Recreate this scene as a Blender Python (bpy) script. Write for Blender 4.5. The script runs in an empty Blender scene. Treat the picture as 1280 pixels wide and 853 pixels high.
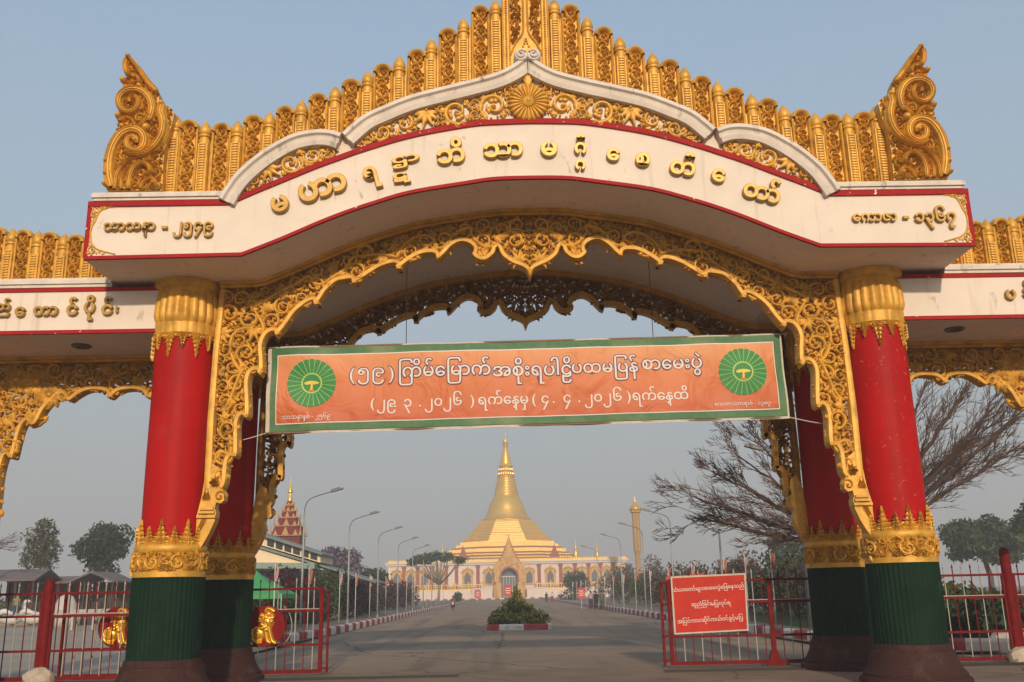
import bpy, math, random
import numpy as np
from mathutils import Vector, Matrix

# ------------------------------------------------------------------ camera, sky, sun, exposure
S = bpy.context.scene
COL = S.collection
PI = math.pi
GZ = -0.2                                   # ground level
CAM_F, CAM_PITCH, CAM_ROLL, CAM_YAW = 1186.54, 0.2587, -0.0202, 0.0137
CAM_C = np.array([-0.653, -17.0, 1.6])

def cam_axes():
    cp, sp = math.cos(CAM_PITCH), math.sin(CAM_PITCH)
    fwd = np.array([math.sin(CAM_YAW)*cp, math.cos(CAM_YAW)*cp, sp])
    right = np.array([math.cos(CAM_YAW), -math.sin(CAM_YAW), 0.0])
    up = np.cross(right, fwd)
    cr, sr = math.cos(CAM_ROLL), math.sin(CAM_ROLL)
    return right*cr + up*sr, -right*sr + up*cr, fwd
CR, CU, CF = cam_axes()

cd = bpy.data.cameras.new('camera')
cam = bpy.data.objects.new('camera', cd)
COL.objects.link(cam)
cam.matrix_world = Matrix(((CR[0], CU[0], -CF[0], CAM_C[0]), (CR[1], CU[1], -CF[1], CAM_C[1]),
                           (CR[2], CU[2], -CF[2], CAM_C[2]), (0, 0, 0, 1)))
cd.sensor_width = 36.0
cd.lens = CAM_F/1280*36.0
cd.clip_end = 6000
cd.clip_start = 0.1
S.camera = cam

SUN_ELEV, SUN_AZ = math.radians(19), math.radians(4.5)     # sun behind the camera, a touch to the right
w = bpy.data.worlds.new('World'); S.world = w; w.use_nodes = True
nt = w.node_tree
bg = nt.nodes['Background']
sky = nt.nodes.new('ShaderNodeTexSky'); sky.sky_type = 'NISHITA'; sky.sun_disc = False
sky.sun_elevation = SUN_ELEV
sky.sun_rotation = PI - SUN_AZ
sky.altitude = 0; sky.air_density = 1.0; sky.dust_density = 4.0; sky.ozone_density = 1.0
# smoke haze thickens towards the horizon: the clear Nishita sky is mixed with a pale haze by elevation
_tc = nt.nodes.new('ShaderNodeTexCoord'); _sp = nt.nodes.new('ShaderNodeSeparateXYZ'); nt.links.new(_tc.outputs['Generated'], _sp.inputs[0])
_no = nt.nodes.new('ShaderNodeTexNoise'); _no.inputs['Scale'].default_value = 2.2; _no.inputs['Detail'].default_value = 4
_mp = nt.nodes.new('ShaderNodeMapping'); _mp.inputs['Scale'].default_value = (1, 1, 3.5); nt.links.new(_tc.outputs['Generated'], _mp.inputs[0]); nt.links.new(_mp.outputs[0], _no.inputs[0])
_ma = nt.nodes.new('ShaderNodeMath'); _ma.operation = 'MULTIPLY_ADD'; _ma.inputs[1].default_value = .10; nt.links.new(_no.outputs['Fac'], _ma.inputs[0]); nt.links.new(_sp.outputs[2], _ma.inputs[2])
_cr = nt.nodes.new('ShaderNodeValToRGB'); _e = _cr.color_ramp.elements
_e[0].position = .05; _e[0].color = (.470, .462, .450, 1); _e[1].position = .60; _e[1].color = (.43, .575, .735, 1)
_x = _e.new(.22); _x.color = (.455, .505, .535, 1); _x = _e.new(.36); _x.color = (.465, .57, .655, 1)
nt.links.new(_ma.outputs[0], _cr.inputs[0])
_sc = nt.nodes.new('ShaderNodeVectorMath'); _sc.operation = 'SCALE'; _sc.inputs['Scale'].default_value = 4.0; nt.links.new(_cr.outputs[0], _sc.inputs[0])
_mr = nt.nodes.new('ShaderNodeMapRange'); _mr.inputs['From Min'].default_value = .0; _mr.inputs['From Max'].default_value = .75; _mr.inputs['To Min'].default_value = .97; _mr.inputs['To Max'].default_value = .6
nt.links.new(_sp.outputs[2], _mr.inputs[0])
_mx = nt.nodes.new('ShaderNodeMix'); _mx.data_type = 'RGBA'; nt.links.new(_mr.outputs[0], _mx.inputs[0]); nt.links.new(sky.outputs[0], _mx.inputs[6]); nt.links.new(_sc.outputs[0], _mx.inputs[7])
nt.links.new(_mx.outputs[2], bg.inputs[0])
bg.inputs[1].default_value = 0.15
sd = bpy.data.lights.new('sun', 'SUN'); sd.energy = 2.6; sd.angle = math.radians(1.5); sd.color = (1.0, 0.82, 0.62)
sun = bpy.data.objects.new('sun', sd); COL.objects.link(sun)
sdir = Vector((math.sin(SUN_AZ)*math.cos(SUN_ELEV), -math.cos(SUN_AZ)*math.cos(SUN_ELEV), math.sin(SUN_ELEV)))
sun.rotation_euler = sdir.to_track_quat('Z', 'Y').to_euler()
S.view_settings.view_transform = 'Standard'; S.view_settings.look = 'None'
S.view_settings.gamma = 1; S.view_settings.exposure = 0.5; S.view_settings.use_curve_mapping = False
S.render.engine = 'CYCLES'
S.cycles.use_denoising = True
S.cycles.max_bounces = 8
S.cycles.volume_bounces = 0

# ------------------------------------------------------------------ helpers
def at(x, y, Y):                            # photo pixel (1280 wide) -> (X, Z) on the upright plane at depth Y
    d = CF + CR*(x-640)/CAM_F - CU*(y-426.5)/CAM_F
    t = (Y-CAM_C[1])/d[1]
    q = CAM_C + t*d
    return float(q[0]), float(q[2])

def at3(x, y, Y):
    a = at(x, y, Y); return (a[0], Y, a[1])

def yAt(x, X, y=755):                       # depth at which the pixel column meets the line X = const
    d = CF + CR*(x-640)/CAM_F - CU*(y-426.5)/CAM_F
    t = (X-CAM_C[0])/d[0]
    return float(CAM_C[1] + t*d[1])

def tag(o, label=None, cat=None, group=None, kind=None):
    if label: o['label'] = label
    if cat: o['category'] = cat
    if group: o['group'] = group
    if kind: o['kind'] = kind
    return o

def empty(name, loc, label, cat, group=None, rz=0.0):
    o = bpy.data.objects.new(name, None); COL.objects.link(o)
    o.location = loc; o.rotation_euler = (0, 0, rz); o.empty_display_size = .3
    return tag(o, label, cat, group)

def copy_tree(o, parent=None):
    c = o.copy(); COL.objects.link(c)
    if parent is not None: c.parent = parent
    for ch in list(o.children): copy_tree(ch, c)
    return c

class MB:
    def __init__(s): s.v = []; s.f = []
    def add(s, vs, fs):
        b = len(s.v); s.v.extend([tuple(map(float, q)) for q in vs]); s.f.extend([tuple(i+b for i in f) for f in fs]); return b
    def box(s, c, d, rz=0.0, M=None):
        x, y, z = d[0]/2, d[1]/2, d[2]/2
        vs = [(-x,-y,-z),(x,-y,-z),(x,y,-z),(-x,y,-z),(-x,-y,z),(x,-y,z),(x,y,z),(-x,y,z)]
        ca, sa = math.cos(rz), math.sin(rz)
        out = []
        for p in vs:
            q = (p[0]*ca-p[1]*sa, p[0]*sa+p[1]*ca, p[2])
            if M is not None: q = tuple(M @ Vector(q))
            out.append((q[0]+c[0], q[1]+c[1], q[2]+c[2]))
        s.add(out, [(0,3,2,1),(4,5,6,7),(0,1,5,4),(1,2,6,5),(2,3,7,6),(3,0,4,7)])
    def prism(s, poly, y0, y1):             # polygon in XZ extruded along Y (front y0 first)
        n = len(poly)
        a = sum(poly[i][0]*poly[(i+1)%n][1]-poly[(i+1)%n][0]*poly[i][1] for i in range(n))
        if a < 0: poly = poly[::-1]
        vs = [(p[0], y0, p[1]) for p in poly]+[(p[0], y1, p[1]) for p in poly]
        s.add(vs, [tuple(range(n)), tuple(range(2*n-1, n-1, -1))]+[(i, i+n, (i+1)%n+n, (i+1)%n) for i in range(n)])
    def strip(s, top, bot, y0, y1):         # two matched XZ polylines (top over bottom) -> solid between y0 and y1
        n = len(top); vs = []
        for t, b in zip(top, bot): vs += [(t[0],y0,t[1]),(b[0],y0,b[1]),(b[0],y1,b[1]),(t[0],y1,t[1])]
        fs = []
        for i in range(n-1):
            a, b = 4*i, 4*i+4
            for k in range(4):
                k2 = (k+1)%4
                fs.append((a+k, a+k2, b+k2, b+k))
        fs += [(0,3,2,1), (4*n-4,4*n-3,4*n-2,4*n-1)]
        s.add(vs, fs)
    def lathe(s, prof, n=32, c=(0,0,0), rad=None, off=0.0, cap=True):   # prof: (r,z); rad(angle,i)->factor
        vs = []
        for i, (r, z) in enumerate(prof):
            for k in range(n):
                a = 2*PI*k/n+off
                q = r*(rad(a, i) if rad else 1)
                vs.append((c[0]+q*math.cos(a), c[1]+q*math.sin(a), c[2]+z))
        fs = []
        for i in range(len(prof)-1):
            for k in range(n):
                k2 = (k+1)%n
                fs.append((i*n+k, i*n+k2, (i+1)*n+k2, (i+1)*n+k))
        if cap: fs += [tuple(range(n-1,-1,-1)), tuple((len(prof)-1)*n+k for k in range(n))]
        s.add(vs, fs)
    def tube(s, pts, rads, n=6, cap=True):
        pts = [Vector(p) for p in pts]
        if not hasattr(rads, '__len__'): rads = [rads]*len(pts)
        vs = []; up = None
        for i, p in enumerate(pts):
            t = (pts[min(i+1,len(pts)-1)]-pts[max(i-1,0)])
            t = t.normalized() if t.length > 1e-9 else Vector((0,0,1))
            if up is None: up = t.orthogonal().normalized()
            a = up - t*up.dot(t)
            a = a.normalized() if a.length > 1e-6 else t.orthogonal().normalized()
            up = a; b = t.cross(a)
            for k in range(n):
                th = 2*PI*k/n
                vs.append(p+(a*math.cos(th)+b*math.sin(th))*rads[i])
        fs = []
        for i in range(len(pts)-1):
            for k in range(n):
                k2 = (k+1)%n
                fs.append((i*n+k, i*n+k2, (i+1)*n+k2, (i+1)*n+k))
        if cap: fs += [tuple(range(n-1,-1,-1)), tuple((len(pts)-1)*n+k for k in range(n))]
        s.add(vs, fs)
    def ball(s, c, r, n=10, m=6):
        r = r if hasattr(r, '__len__') else (r, r, r)
        vs = [(c[0], c[1], c[2]-r[2])]
        for i in range(1, m):
            ph = -PI/2+PI*i/m
            for k in range(n):
                a = 2*PI*k/n
                vs.append((c[0]+r[0]*math.cos(ph)*math.cos(a), c[1]+r[1]*math.cos(ph)*math.sin(a), c[2]+r[2]*math.sin(ph)))
        vs.append((c[0], c[1], c[2]+r[2]))
        fs = [(0, 1+(k+1)%n, 1+k) for k in range(n)]
        for i in range(m-2):
            for k in range(n):
                a, b = 1+i*n+k, 1+i*n+(k+1)%n
                fs.append((a, b, b+n, a+n))
        L = len(vs)-1
        fs += [(L, L-n+k, L-n+(k+1)%n) for k in range(n)]
        s.add(vs, fs)
    def build(s, name, mat, parent=None, smooth=False, angle=None):
        me = bpy.data.meshes.new(name)
        me.from_pydata(s.v, [], s.f); me.validate(); me.update()
        o = bpy.data.objects.new(name, me); COL.objects.link(o)
        if mat is not None: me.materials.append(mat)
        if smooth: me.polygons.foreach_set('use_smooth', [True]*len(me.polygons))
        if smooth and angle: me.set_sharp_from_angle(angle=math.radians(angle))
        if parent is not None:
            o.parent = parent
            me.transform(world_of(parent).inverted())
        return o

def world_of(o):                            # world matrix from the chain of locations (parts are modelled in world space)
    m = Matrix.Translation(o.location) @ o.rotation_euler.to_matrix().to_4x4()
    return world_of(o.parent) @ m if o.parent else m

def crom(pts, n=8, closed=False):           # Catmull-Rom through points
    P = [np.array(p, float) for p in pts]; out = []; L = len(P)
    rng = range(L if closed else L-1)
    for i in rng:
        if closed: p0, p1, p2, p3 = P[i-1], P[i], P[(i+1)%L], P[(i+2)%L]
        else: p0, p1, p2, p3 = P[max(i-1,0)], P[i], P[i+1], P[min(i+2,L-1)]
        for k in range(n):
            t = k/n
            out.append(.5*((2*p1)+(-p0+p2)*t+(2*p0-5*p1+4*p2-p3)*t*t+(-p0+3*p1-3*p2+p3)*t**3))
    if not closed: out.append(P[-1])
    return [tuple(q) for q in out]

def lerp_curve(pts, x):
    xs = [p[0] for p in pts]; zs = [p[1] for p in pts]
    return float(np.interp(x, xs, zs))

# ------------------------------------------------------------------ carved ornament
SEC = ((-1,0),(-.62,.85),(0,1),(.62,.85),(1,0))
SEC_LEAF = ((-1,0),(-.55,1),(0,.45),(.55,1),(1,0))
def ribbon(mb, path, wid, hei, fr, sec=SEC, base=0.0):
    n = len(path); P = np.array(path, float)
    T = np.gradient(P, axis=0)
    T /= (np.linalg.norm(T, axis=1, keepdims=True)+1e-9)
    N = np.stack([-T[:,1], T[:,0]], 1)
    m = len(sec); vs = []
    for i in range(n):
        for a, h in sec:
            q = P[i]+N[i]*a*wid[i]
            vs.append(fr(q[0], q[1], base+h*hei[i]))
    fs = []
    for i in range(n-1):
        for k in range(m-1):
            a = i*m+k
            fs.append((a, a+1, a+m+1, a+m))
    mb.add(vs, fs)

def leaf(mb, p, ang, ln, wd, curl, h, fr, n=7, base=0.0):
    x, y = p; path = []; wid = []; hei = []
    for i in range(n):
        t = i/(n-1)
        path.append((x, y))
        wid.append(max(.004, wd*math.sin(PI*min(1, t*.9+.08))**.75*(1+.22*math.sin(t*15))*(1-.25*t)))
        hei.append(h*(.4+.6*math.sin(PI*min(1, t*.8+.2))))
        a = ang+curl*t*1.3
        x += math.cos(a)*ln/(n-1); y += math.sin(a)*ln/(n-1)
    ribbon(mb, path, wid, hei, fr, SEC_LEAF, base)

def dome(mb, c, r, h, fr, base=0.0, n=9):
    vs = [fr(c[0], c[1], base+h)]
    for j, (q, k) in enumerate(((.6,.82),(1,0))):
        for i in range(n):
            a = 2*PI*i/n; vs.append(fr(c[0]+r*q*math.cos(a), c[1]+r*q*math.sin(a), base+h*k))
    fs = [(0, 1+i, 1+(i+1)%n) for i in range(n)]
    fs += [(1+i, 1+n+i, 1+n+(i+1)%n, 1+(i+1)%n) for i in range(n)]
    mb.add(vs, fs)

def scroll(mb, c, r, ang, hand, h, fr, rng, turns=1.2, leaves=5, base=0.0, wfac=.21):
    n = int(12+turns*10); path = []; wid = []; hei = []
    for i in range(n):
        t = i/(n-1)
        rr = r*(.94*(1-t)**.9+.13)
        a = ang+hand*turns*2*PI*t
        path.append((c[0]+rr*math.cos(a), c[1]+rr*math.sin(a)))
        wid.append(r*wfac*(1-.55*t)*(min(1, t*8+.3))); hei.append(h*(.7+.3*math.sin(PI*t)))
    ribbon(mb, path, wid, hei, fr, SEC, base)
    dome(mb, (c[0], c[1]), r*.2, h*1.15, fr, base)
    for k in range(leaves):
        a = ang+hand*(.25+k*1.15+rng.uniform(-.2,.2))
        q = (c[0]+r*.8*math.cos(a), c[1]+r*.8*math.sin(a))
        leaf(mb, q, a-hand*rng.uniform(.2,.9), r*rng.uniform(.55,.8), r*.22, -hand*rng.uniform(.5,1.6), h*rng.uniform(.7,1.1), fr, base=base)
    for k in range(max(0, leaves-2)):
        a = ang+hand*(.9+k*1.9)
        q = (c[0]+r*.55*math.cos(a), c[1]+r*.55*math.sin(a))
        leaf(mb, q, a+PI+hand*.9, r*.45, r*.15, hand*1.2, h*.8, fr, n=6, base=base)

def tuft(mb, c, r, ang, h, fr, rng, k=3, base=0.0):
    for i in range(k):
        a = ang+(i-(k-1)/2)*.8
        leaf(mb, (c[0]-r*.8*math.cos(ang), c[1]-r*.8*math.sin(ang)), a, r*1.7, r*.3, rng.uniform(-1.3,1.3), h*rng.uniform(.7,1.1), fr, n=6, base=base)

def palmette(mb, c, r, ang, h, fr, rng, base=0.0):
    bx, by = c[0]-r*.75*math.cos(ang), c[1]-r*.75*math.sin(ang)
    for i in range(7):
        k = i-3
        leaf(mb, (bx, by), ang+k*.42, r*(1.75-.22*abs(k)), r*.24, k*.35, h*(1.1-.1*abs(k)), fr, n=7, base=base+.004*(3-abs(k)))
    dome(mb, (bx, by), r*.2, h*1.3, fr, base)

def inside(poly, P):
    x, y = P[:,0], P[:,1]; res = np.zeros(len(P), bool); n = len(poly)
    for i in range(n):
        x1, y1 = poly[i]; x2, y2 = poly[(i+1)%n]
        if y1 == y2: continue
        c = ((y1 > y) != (y2 > y)) & (x < (x2-x1)*(y-y1)/(y2-y1)+x1)
        res ^= c
    return res
def edge_dist(poly, P):
    d = np.full(len(P), 1e9); n = len(poly)
    for i in range(n):
        a = np.array(poly[i]); b = np.array(poly[(i+1)%n]); ab = b-a; L = ab@ab
        if L < 1e-12: continue
        t = np.clip(((P-a)@ab)/L, 0, 1)
        d = np.minimum(d, np.linalg.norm(P-(a+t[:,None]*ab), axis=1))
    return d
def pack(poly, radii, seed, tries=2500, slack=.96, sep=.92):
    rg = np.random.RandomState(seed); A = np.array(poly)
    lo, hi = A.min(0), A.max(0); acc = np.zeros((0, 3))
    for r in radii:
        P = lo+rg.rand(tries, 2)*(hi-lo)
        P = P[inside(poly, P)]
        if not len(P): continue
        P = P[edge_dist(poly, P) > r*slack]
        for q in P:
            if len(acc) == 0 or np.all(np.hypot(acc[:,0]-q[0], acc[:,1]-q[1]) > (acc[:,2]+r)*sep):
                acc = np.vstack([acc, [q[0], q[1], r]])
    return acc

def carve(mb, poly, radii, seed, fr, h=.06, mirror=False, tries=2500, small=.075, sep=.92, flow=None, slack=.96, leaves=5, pal=.38):
    rng = random.Random(seed)
    for x, y, r in pack(poly, radii, seed, tries, slack, sep):
        ang = rng.uniform(0, 2*PI); hand = rng.choice((-1, 1)); st = rng.getstate()
        for mir in ((1, -1) if mirror else (1,)):
            rng.setstate(st)
            f2 = (lambda u, v, q, m=mir: fr(m*u, v, q))
            bz = rng.uniform(0, h*.5)
            if r > small and rng.random() < pal: palmette(mb, (x, y), r, ang, h*rng.uniform(.8,1.3), f2, rng, bz)
            elif r > small: scroll(mb, (x, y), r, ang, hand, h*rng.uniform(.8,1.3), f2, rng, leaves=leaves, base=bz)
            else: tuft(mb, (x, y), r, ang, h*rng.uniform(.6,1.1), f2, rng, base=bz)

# ------------------------------------------------------------------ materials
def mat(name, col, rough=.6, metal=0.0, var=.15, scale=6.0, bump=.0, bscale=40.0, spec=.5, col2=None, detail=6.0, island=0.0, coat=0.0):
    m = bpy.data.materials.new(name); m.use_nodes = True
    N = m.node_tree.nodes; L = m.node_tree.links; b = N['Principled BSDF']
    b.inputs['Roughness'].default_value = rough; b.inputs['Metallic'].default_value = metal
    b.inputs['Specular IOR Level'].default_value = spec
    if coat: b.inputs['Coat Weight'].default_value = coat
    tc = N.new('ShaderNodeTexCoord')
    no = N.new('ShaderNodeTexNoise'); no.inputs['Scale'].default_value = scale; no.inputs['Detail'].default_value = detail; no.inputs['Roughness'].default_value = .62
    L.new(tc.outputs['Object'], no.inputs['Vector'])
    cr = N.new('ShaderNodeValToRGB'); cr.color_ramp.elements[0].position = .3; cr.color_ramp.elements[1].position = .7
    c2 = col2 if col2 else tuple(c*(1-var) for c in col)
    c1 = col if col2 else tuple(min(1, c*(1+var*.6)) for c in col)
    cr.color_ramp.elements[0].color = (*c2, 1); cr.color_ramp.elements[1].color = (*c1, 1)
    L.new(no.outputs['Fac'], cr.inputs[0])
    out = cr.outputs[0]
    if island:
        g = N.new('ShaderNodeNewGeometry'); hs = N.new('ShaderNodeHueSaturation')
        mr = N.new('ShaderNodeMapRange'); mr.inputs['To Min'].default_value = 1-island; mr.inputs['To Max'].default_value = 1+island
        L.new(g.outputs['Random Per Island'], mr.inputs['Value']); L.new(mr.outputs[0], hs.inputs['Value'])
        L.new(out, hs.inputs['Color']); out = hs.outputs[0]
    L.new(out, b.inputs['Base Color'])
    if bump:
        n2 = N.new('ShaderNodeTexNoise'); n2.inputs['Scale'].default_value = bscale; n2.inputs['Detail'].default_value = 5
        L.new(tc.outputs['Object'], n2.inputs['Vector'])
        bp = N.new('ShaderNodeBump'); bp.inputs['Strength'].default_value = bump; bp.inputs['Distance'].default_value = .02
        L.new(n2.outputs['Fac'], bp.inputs['Height']); L.new(bp.outputs[0], b.inputs['Normal'])
        mr2 = N.new('ShaderNodeMapRange'); mr2.inputs['To Min'].default_value = max(.05, rough-.12); mr2.inputs['To Max'].default_value = min(1, rough+.12)
        L.new(n2.outputs['Fac'], mr2.inputs['Value']); L.new(mr2.outputs[0], b.inputs['Roughness'])
    return m

def overlay(m, col, lo, hi, scale, vec=(1,1,1), rough=None, detail=5.0, distortion=0.0, amount=1.0):
    """a second noise mask that lays stains, chips or dust over an existing material"""
    N = m.node_tree.nodes; L = m.node_tree.links; b = N['Principled BSDF']
    src = b.inputs['Base Color'].links[0].from_socket
    tc = N.new('ShaderNodeTexCoord'); mp = N.new('ShaderNodeMapping'); mp.inputs['Scale'].default_value = vec
    L.new(tc.outputs['Object'], mp.inputs['Vector'])
    no = N.new('ShaderNodeTexNoise'); no.inputs['Scale'].default_value = scale; no.inputs['Detail'].default_value = detail; no.inputs['Distortion'].default_value = distortion
    L.new(mp.outputs[0], no.inputs['Vector'])
    mr = N.new('ShaderNodeMapRange'); mr.inputs['From Min'].default_value = lo; mr.inputs['From Max'].default_value = hi; mr.inputs['To Max'].default_value = amount
    L.new(no.outputs['Fac'], mr.inputs['Value'])
    mx = N.new('ShaderNodeMix'); mx.data_type = 'RGBA'
    L.new(mr.outputs[0], mx.inputs[0]); L.new(src, mx.inputs[6]); mx.inputs[7].default_value = (*col, 1)
    L.new(mx.outputs[2], b.inputs['Base Color'])
    return m

GOLD = mat('gold_paint', (.66,.345,.040), rough=.47, metal=.18, var=.28, scale=5, bump=.25, bscale=60)
overlay(GOLD, (.30,.15,.025), .56, .72, 3.0, amount=.45)
GOLD_OLD = mat('gold_paint_weathered', (.64,.33,.038), rough=.5, metal=.12, var=.3, scale=4, bump=.3, bscale=50, spec=.3)
overlay(GOLD_OLD, (.24,.115,.025), .54, .72, 2.5, amount=.45)
GOLD_LETTER = mat('gold_letter', (.42,.235,.042), rough=.42, metal=.35, var=.2, scale=9)
CREAM = mat('cream_wall_paint', (.74,.635,.53), rough=.85, var=.06, scale=1.2, bump=.12, bscale=90, spec=.12)
overlay(CREAM, (.42,.33,.25), .60, .78, 5.0, (1.4,.6,.09), amount=.5)
overlay(CREAM, (.22,.15,.10), .67, .74, 3.4, (1,1,.55), amount=.45, distortion=.6)
CAP = mat('weathered_white_moulding', (.66,.575,.49), rough=.9, var=.14, scale=3, bump=.2, bscale=60, spec=.1)
overlay(CAP, (.17,.13,.105), .60, .71, 5.0, (1,1,.35), amount=.65)
RED_TRIM = mat('red_trim_paint', (.34,.012,.012), rough=.6, var=.15, scale=4, spec=.12)
overlay(RED_TRIM, (.75,.66,.58), .70, .72, 7.0, (1,1,1))
RED_COL = mat('red_column_paint', (.42,.006,.006), rough=.55, var=.14, scale=1.6, bump=.18, bscale=9, spec=.12)
overlay(RED_COL, (.26,.010,.009), .50, .75, 1.1, (1,1,.25), amount=.6)
overlay(RED_COL, (.22,.010,.010), .54, .72, 1.0, (7,7,.22), amount=.45)
overlay(RED_COL, (.40,.045,.035), .62, .74, 1.4, (1,1,.8), amount=.4)
RED_COL_WORN = mat('red_column_paint_scuffed', (.42,.006,.006), rough=.55, var=.12, scale=1.6, bump=.18, bscale=9, spec=.12)
overlay(RED_COL_WORN, (.26,.010,.009), .50, .75, 1.1, (1,1,.25), amount=.5)
overlay(RED_COL_WORN, (.22,.010,.010), .54, .72, 1.0, (7,7,.22), amount=.4)
overlay(RED_COL_WORN, (.52,.17,.14), .645, .685, 3.4, (1,1,1), distortion=2.8, amount=.55)
GREEN_COL = mat('green_column_tile', (.006,.024,.013), rough=.7, var=.3, scale=3, bump=.12, bscale=60, spec=.1)
overlay(GREEN_COL, (.26,.28,.2), .72, .80, 6.0, (2.2,2.2,.16), amount=.7)
PLINTH = mat('maroon_granite', (.055,.022,.019), rough=.75, spec=.15, var=.4, scale=26, bump=.1, bscale=70, detail=8)
overlay(PLINTH, (.11,.075,.06), .55, .75, 3.0, amount=.4)
# ------------------------------------------------------------------ ground, road, kerbs
GROUND = mat('dry_dirt', (.22,.185,.145), rough=.95, var=.3, scale=.35, bump=.4, bscale=8, spec=.1)
overlay(GROUND, (.10,.11,.05), .52, .66, .12)
ROAD = mat('worn_concrete_road', (.30,.215,.148), rough=.9, var=.22, scale=.22, bump=.25, bscale=14, spec=.12, detail=10)
overlay(ROAD, (.15,.125,.10), .54, .74, .55, (1,.16,1), amount=.75)
overlay(ROAD, (.30,.25,.20), .60, .72, 1.6, amount=.45)
overlay(ROAD, (.06,.055,.05), .66, .74, 2.2, (.5,1,1), amount=.6)
def cracks(m, scale, width, col, vec=(1,1,1), amt=.8):
    N = m.node_tree.nodes; L = m.node_tree.links; b = N['Principled BSDF']; src = b.inputs['Base Color'].links[0].from_socket
    tc = N.new('ShaderNodeTexCoord'); mp = N.new('ShaderNodeMapping'); mp.inputs['Scale'].default_value = vec; L.new(tc.outputs['Object'], mp.inputs[0])
    no = N.new('ShaderNodeTexNoise'); no.inputs['Scale'].default_value = 1.1; no.inputs['Detail'].default_value = 6; L.new(mp.outputs[0], no.inputs[0])
    mxv = N.new('ShaderNodeMix'); mxv.data_type = 'RGBA'; mxv.inputs[0].default_value = .35; L.new(mp.outputs[0], mxv.inputs[6]); L.new(no.outputs['Color'], mxv.inputs[7])
    vo = N.new('ShaderNodeTexVoronoi'); vo.feature = 'DISTANCE_TO_EDGE'; vo.inputs['Scale'].default_value = scale; L.new(mxv.outputs[2], vo.inputs[0])
    lt = N.new('ShaderNodeMapRange'); lt.inputs['From Min'].default_value = width*.4; lt.inputs['From Max'].default_value = width; lt.inputs['To Min'].default_value = amt; lt.inputs['To Max'].default_value = 0; L.new(vo.outputs[0], lt.inputs[0])
    mx = N.new('ShaderNodeMix'); mx.data_type = 'RGBA'; mx.inputs[7].default_value = (*col, 1); L.new(lt.outputs[0], mx.inputs[0]); L.new(src, mx.inputs[6]); L.new(mx.outputs[2], b.inputs['Base Color'])
overlay(ROAD, (.33,.27,.21), .60, .64, .35, (1,.5,1), amount=.35)
overlay(ROAD, (.13,.11,.09), .56, .66, .8, (1,.04,1), amount=.55)
cracks(ROAD, .16, .006, (.07,.06,.05))
APRON = mat('brown_gate_apron', (.25,.18,.125), rough=.9, var=.25, scale=.5, bump=.25, bscale=18, spec=.2, detail=9)
overlay(APRON, (.12,.09,.07), .58, .72, 1.2, amount=.6)
cracks(APRON, .35, .008, (.09,.065,.05))
PAVE = mat('pale_plaza_concrete', (.34,.29,.23), rough=.9, var=.2, scale=.3, bump=.2, bscale=20, spec=.2, detail=9)
LAWN = mat('lawn', (.055,.075,.025), rough=.95, var=.4, scale=.8, bump=.5, bscale=30, spec=.1)
DARKPIPE = mat('rail_steel', (.035,.03,.028), rough=.5, metal=.6)

def sheet(name, pts, z, m, kind='structure'):
    mb = MB(); mb.add([(x, y, z) for x, y in pts], [tuple(range(len(pts)))])
    return tag(mb.build(name, m), kind=kind)
sheet('ground', [(-370,-30),(370,-30),(370,460),(-370,460)], GZ-.016, GROUND)
sheet('plaza', [(-90,7.2),(-9.6,7.2),(-9.6,17),(-11,24),(-14,40),(-20,72),(-90,72)], GZ-.008, PAVE)
sheet('lawn', [(10.6,12),(60,12),(60,70),(10.6,70)], GZ-.008, LAWN)
sheet('road', [(-8.6,7),(8.9,7),(8.9,268),(-8.6,268)], GZ-.004, ROAD)
sheet('apron', [(-26,-40),(26,-40),(26,7.2),(-26,7.2)], GZ, APRON)
sheet('forecourt', [(-60,255),(60,255),(60,300),(-60,300)], GZ-.002, PAVE)
for name, pts in (('verge', [(-11.9,14),(-8.9,14),(-8.9,255),(-11.9,255)]), ('verge', [(9.2,9),(12.4,9),(12.4,255),(9.2,255)])):
    sheet(name, pts, GZ+.06, GROUND)

KERB = bpy.data.materials.new('red_white_kerb'); KERB.use_nodes = True
def kerb_mat(m, period, axis):
    N = m.node_tree.nodes; L = m.node_tree.links; b = N['Principled BSDF']
    at_ = N.new('ShaderNodeAttribute'); at_.attribute_name = 'run'
    mm = N.new('ShaderNodeMath'); mm.operation = 'PINGPONG'; mm.inputs[1].default_value = period
    L.new(at_.outputs['Fac'], mm.inputs[0])
    gt = N.new('ShaderNodeMath'); gt.operation = 'GREATER_THAN'; gt.inputs[1].default_value = period/2
    L.new(mm.outputs[0], gt.inputs[0])
    mx = N.new('ShaderNodeMix'); mx.data_type = 'RGBA'
    mx.inputs[6].default_value = (.36,.030,.034,1); mx.inputs[7].default_value = (.66,.60,.54,1)
    L.new(gt.outputs[0], mx.inputs[0])
    tc = N.new('ShaderNodeTexCoord'); no = N.new('ShaderNodeTexNoise'); no.inputs['Scale'].default_value = 4; no.inputs['Detail'].default_value = 8
    L.new(tc.outputs['Object'], no.inputs[0])
    mr = N.new('ShaderNodeMapRange'); mr.inputs['From Min'].default_value = .5; mr.inputs['From Max'].default_value = .75; mr.inputs['To Max'].default_value = .6
    L.new(no.outputs['Fac'], mr.inputs[0])
    m2 = N.new('ShaderNodeMix'); m2.data_type = 'RGBA'; m2.inputs[7].default_value = (.25,.2,.17,1)
    L.new(mr.outputs[0], m2.inputs[0]); L.new(mx.outputs[2], m2.inputs[6]); L.new(m2.outputs[2], b.inputs['Base Color'])
    b.inputs['Roughness'].default_value = .8
kerb_mat(KERB, 1.2, 'Y')
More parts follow.
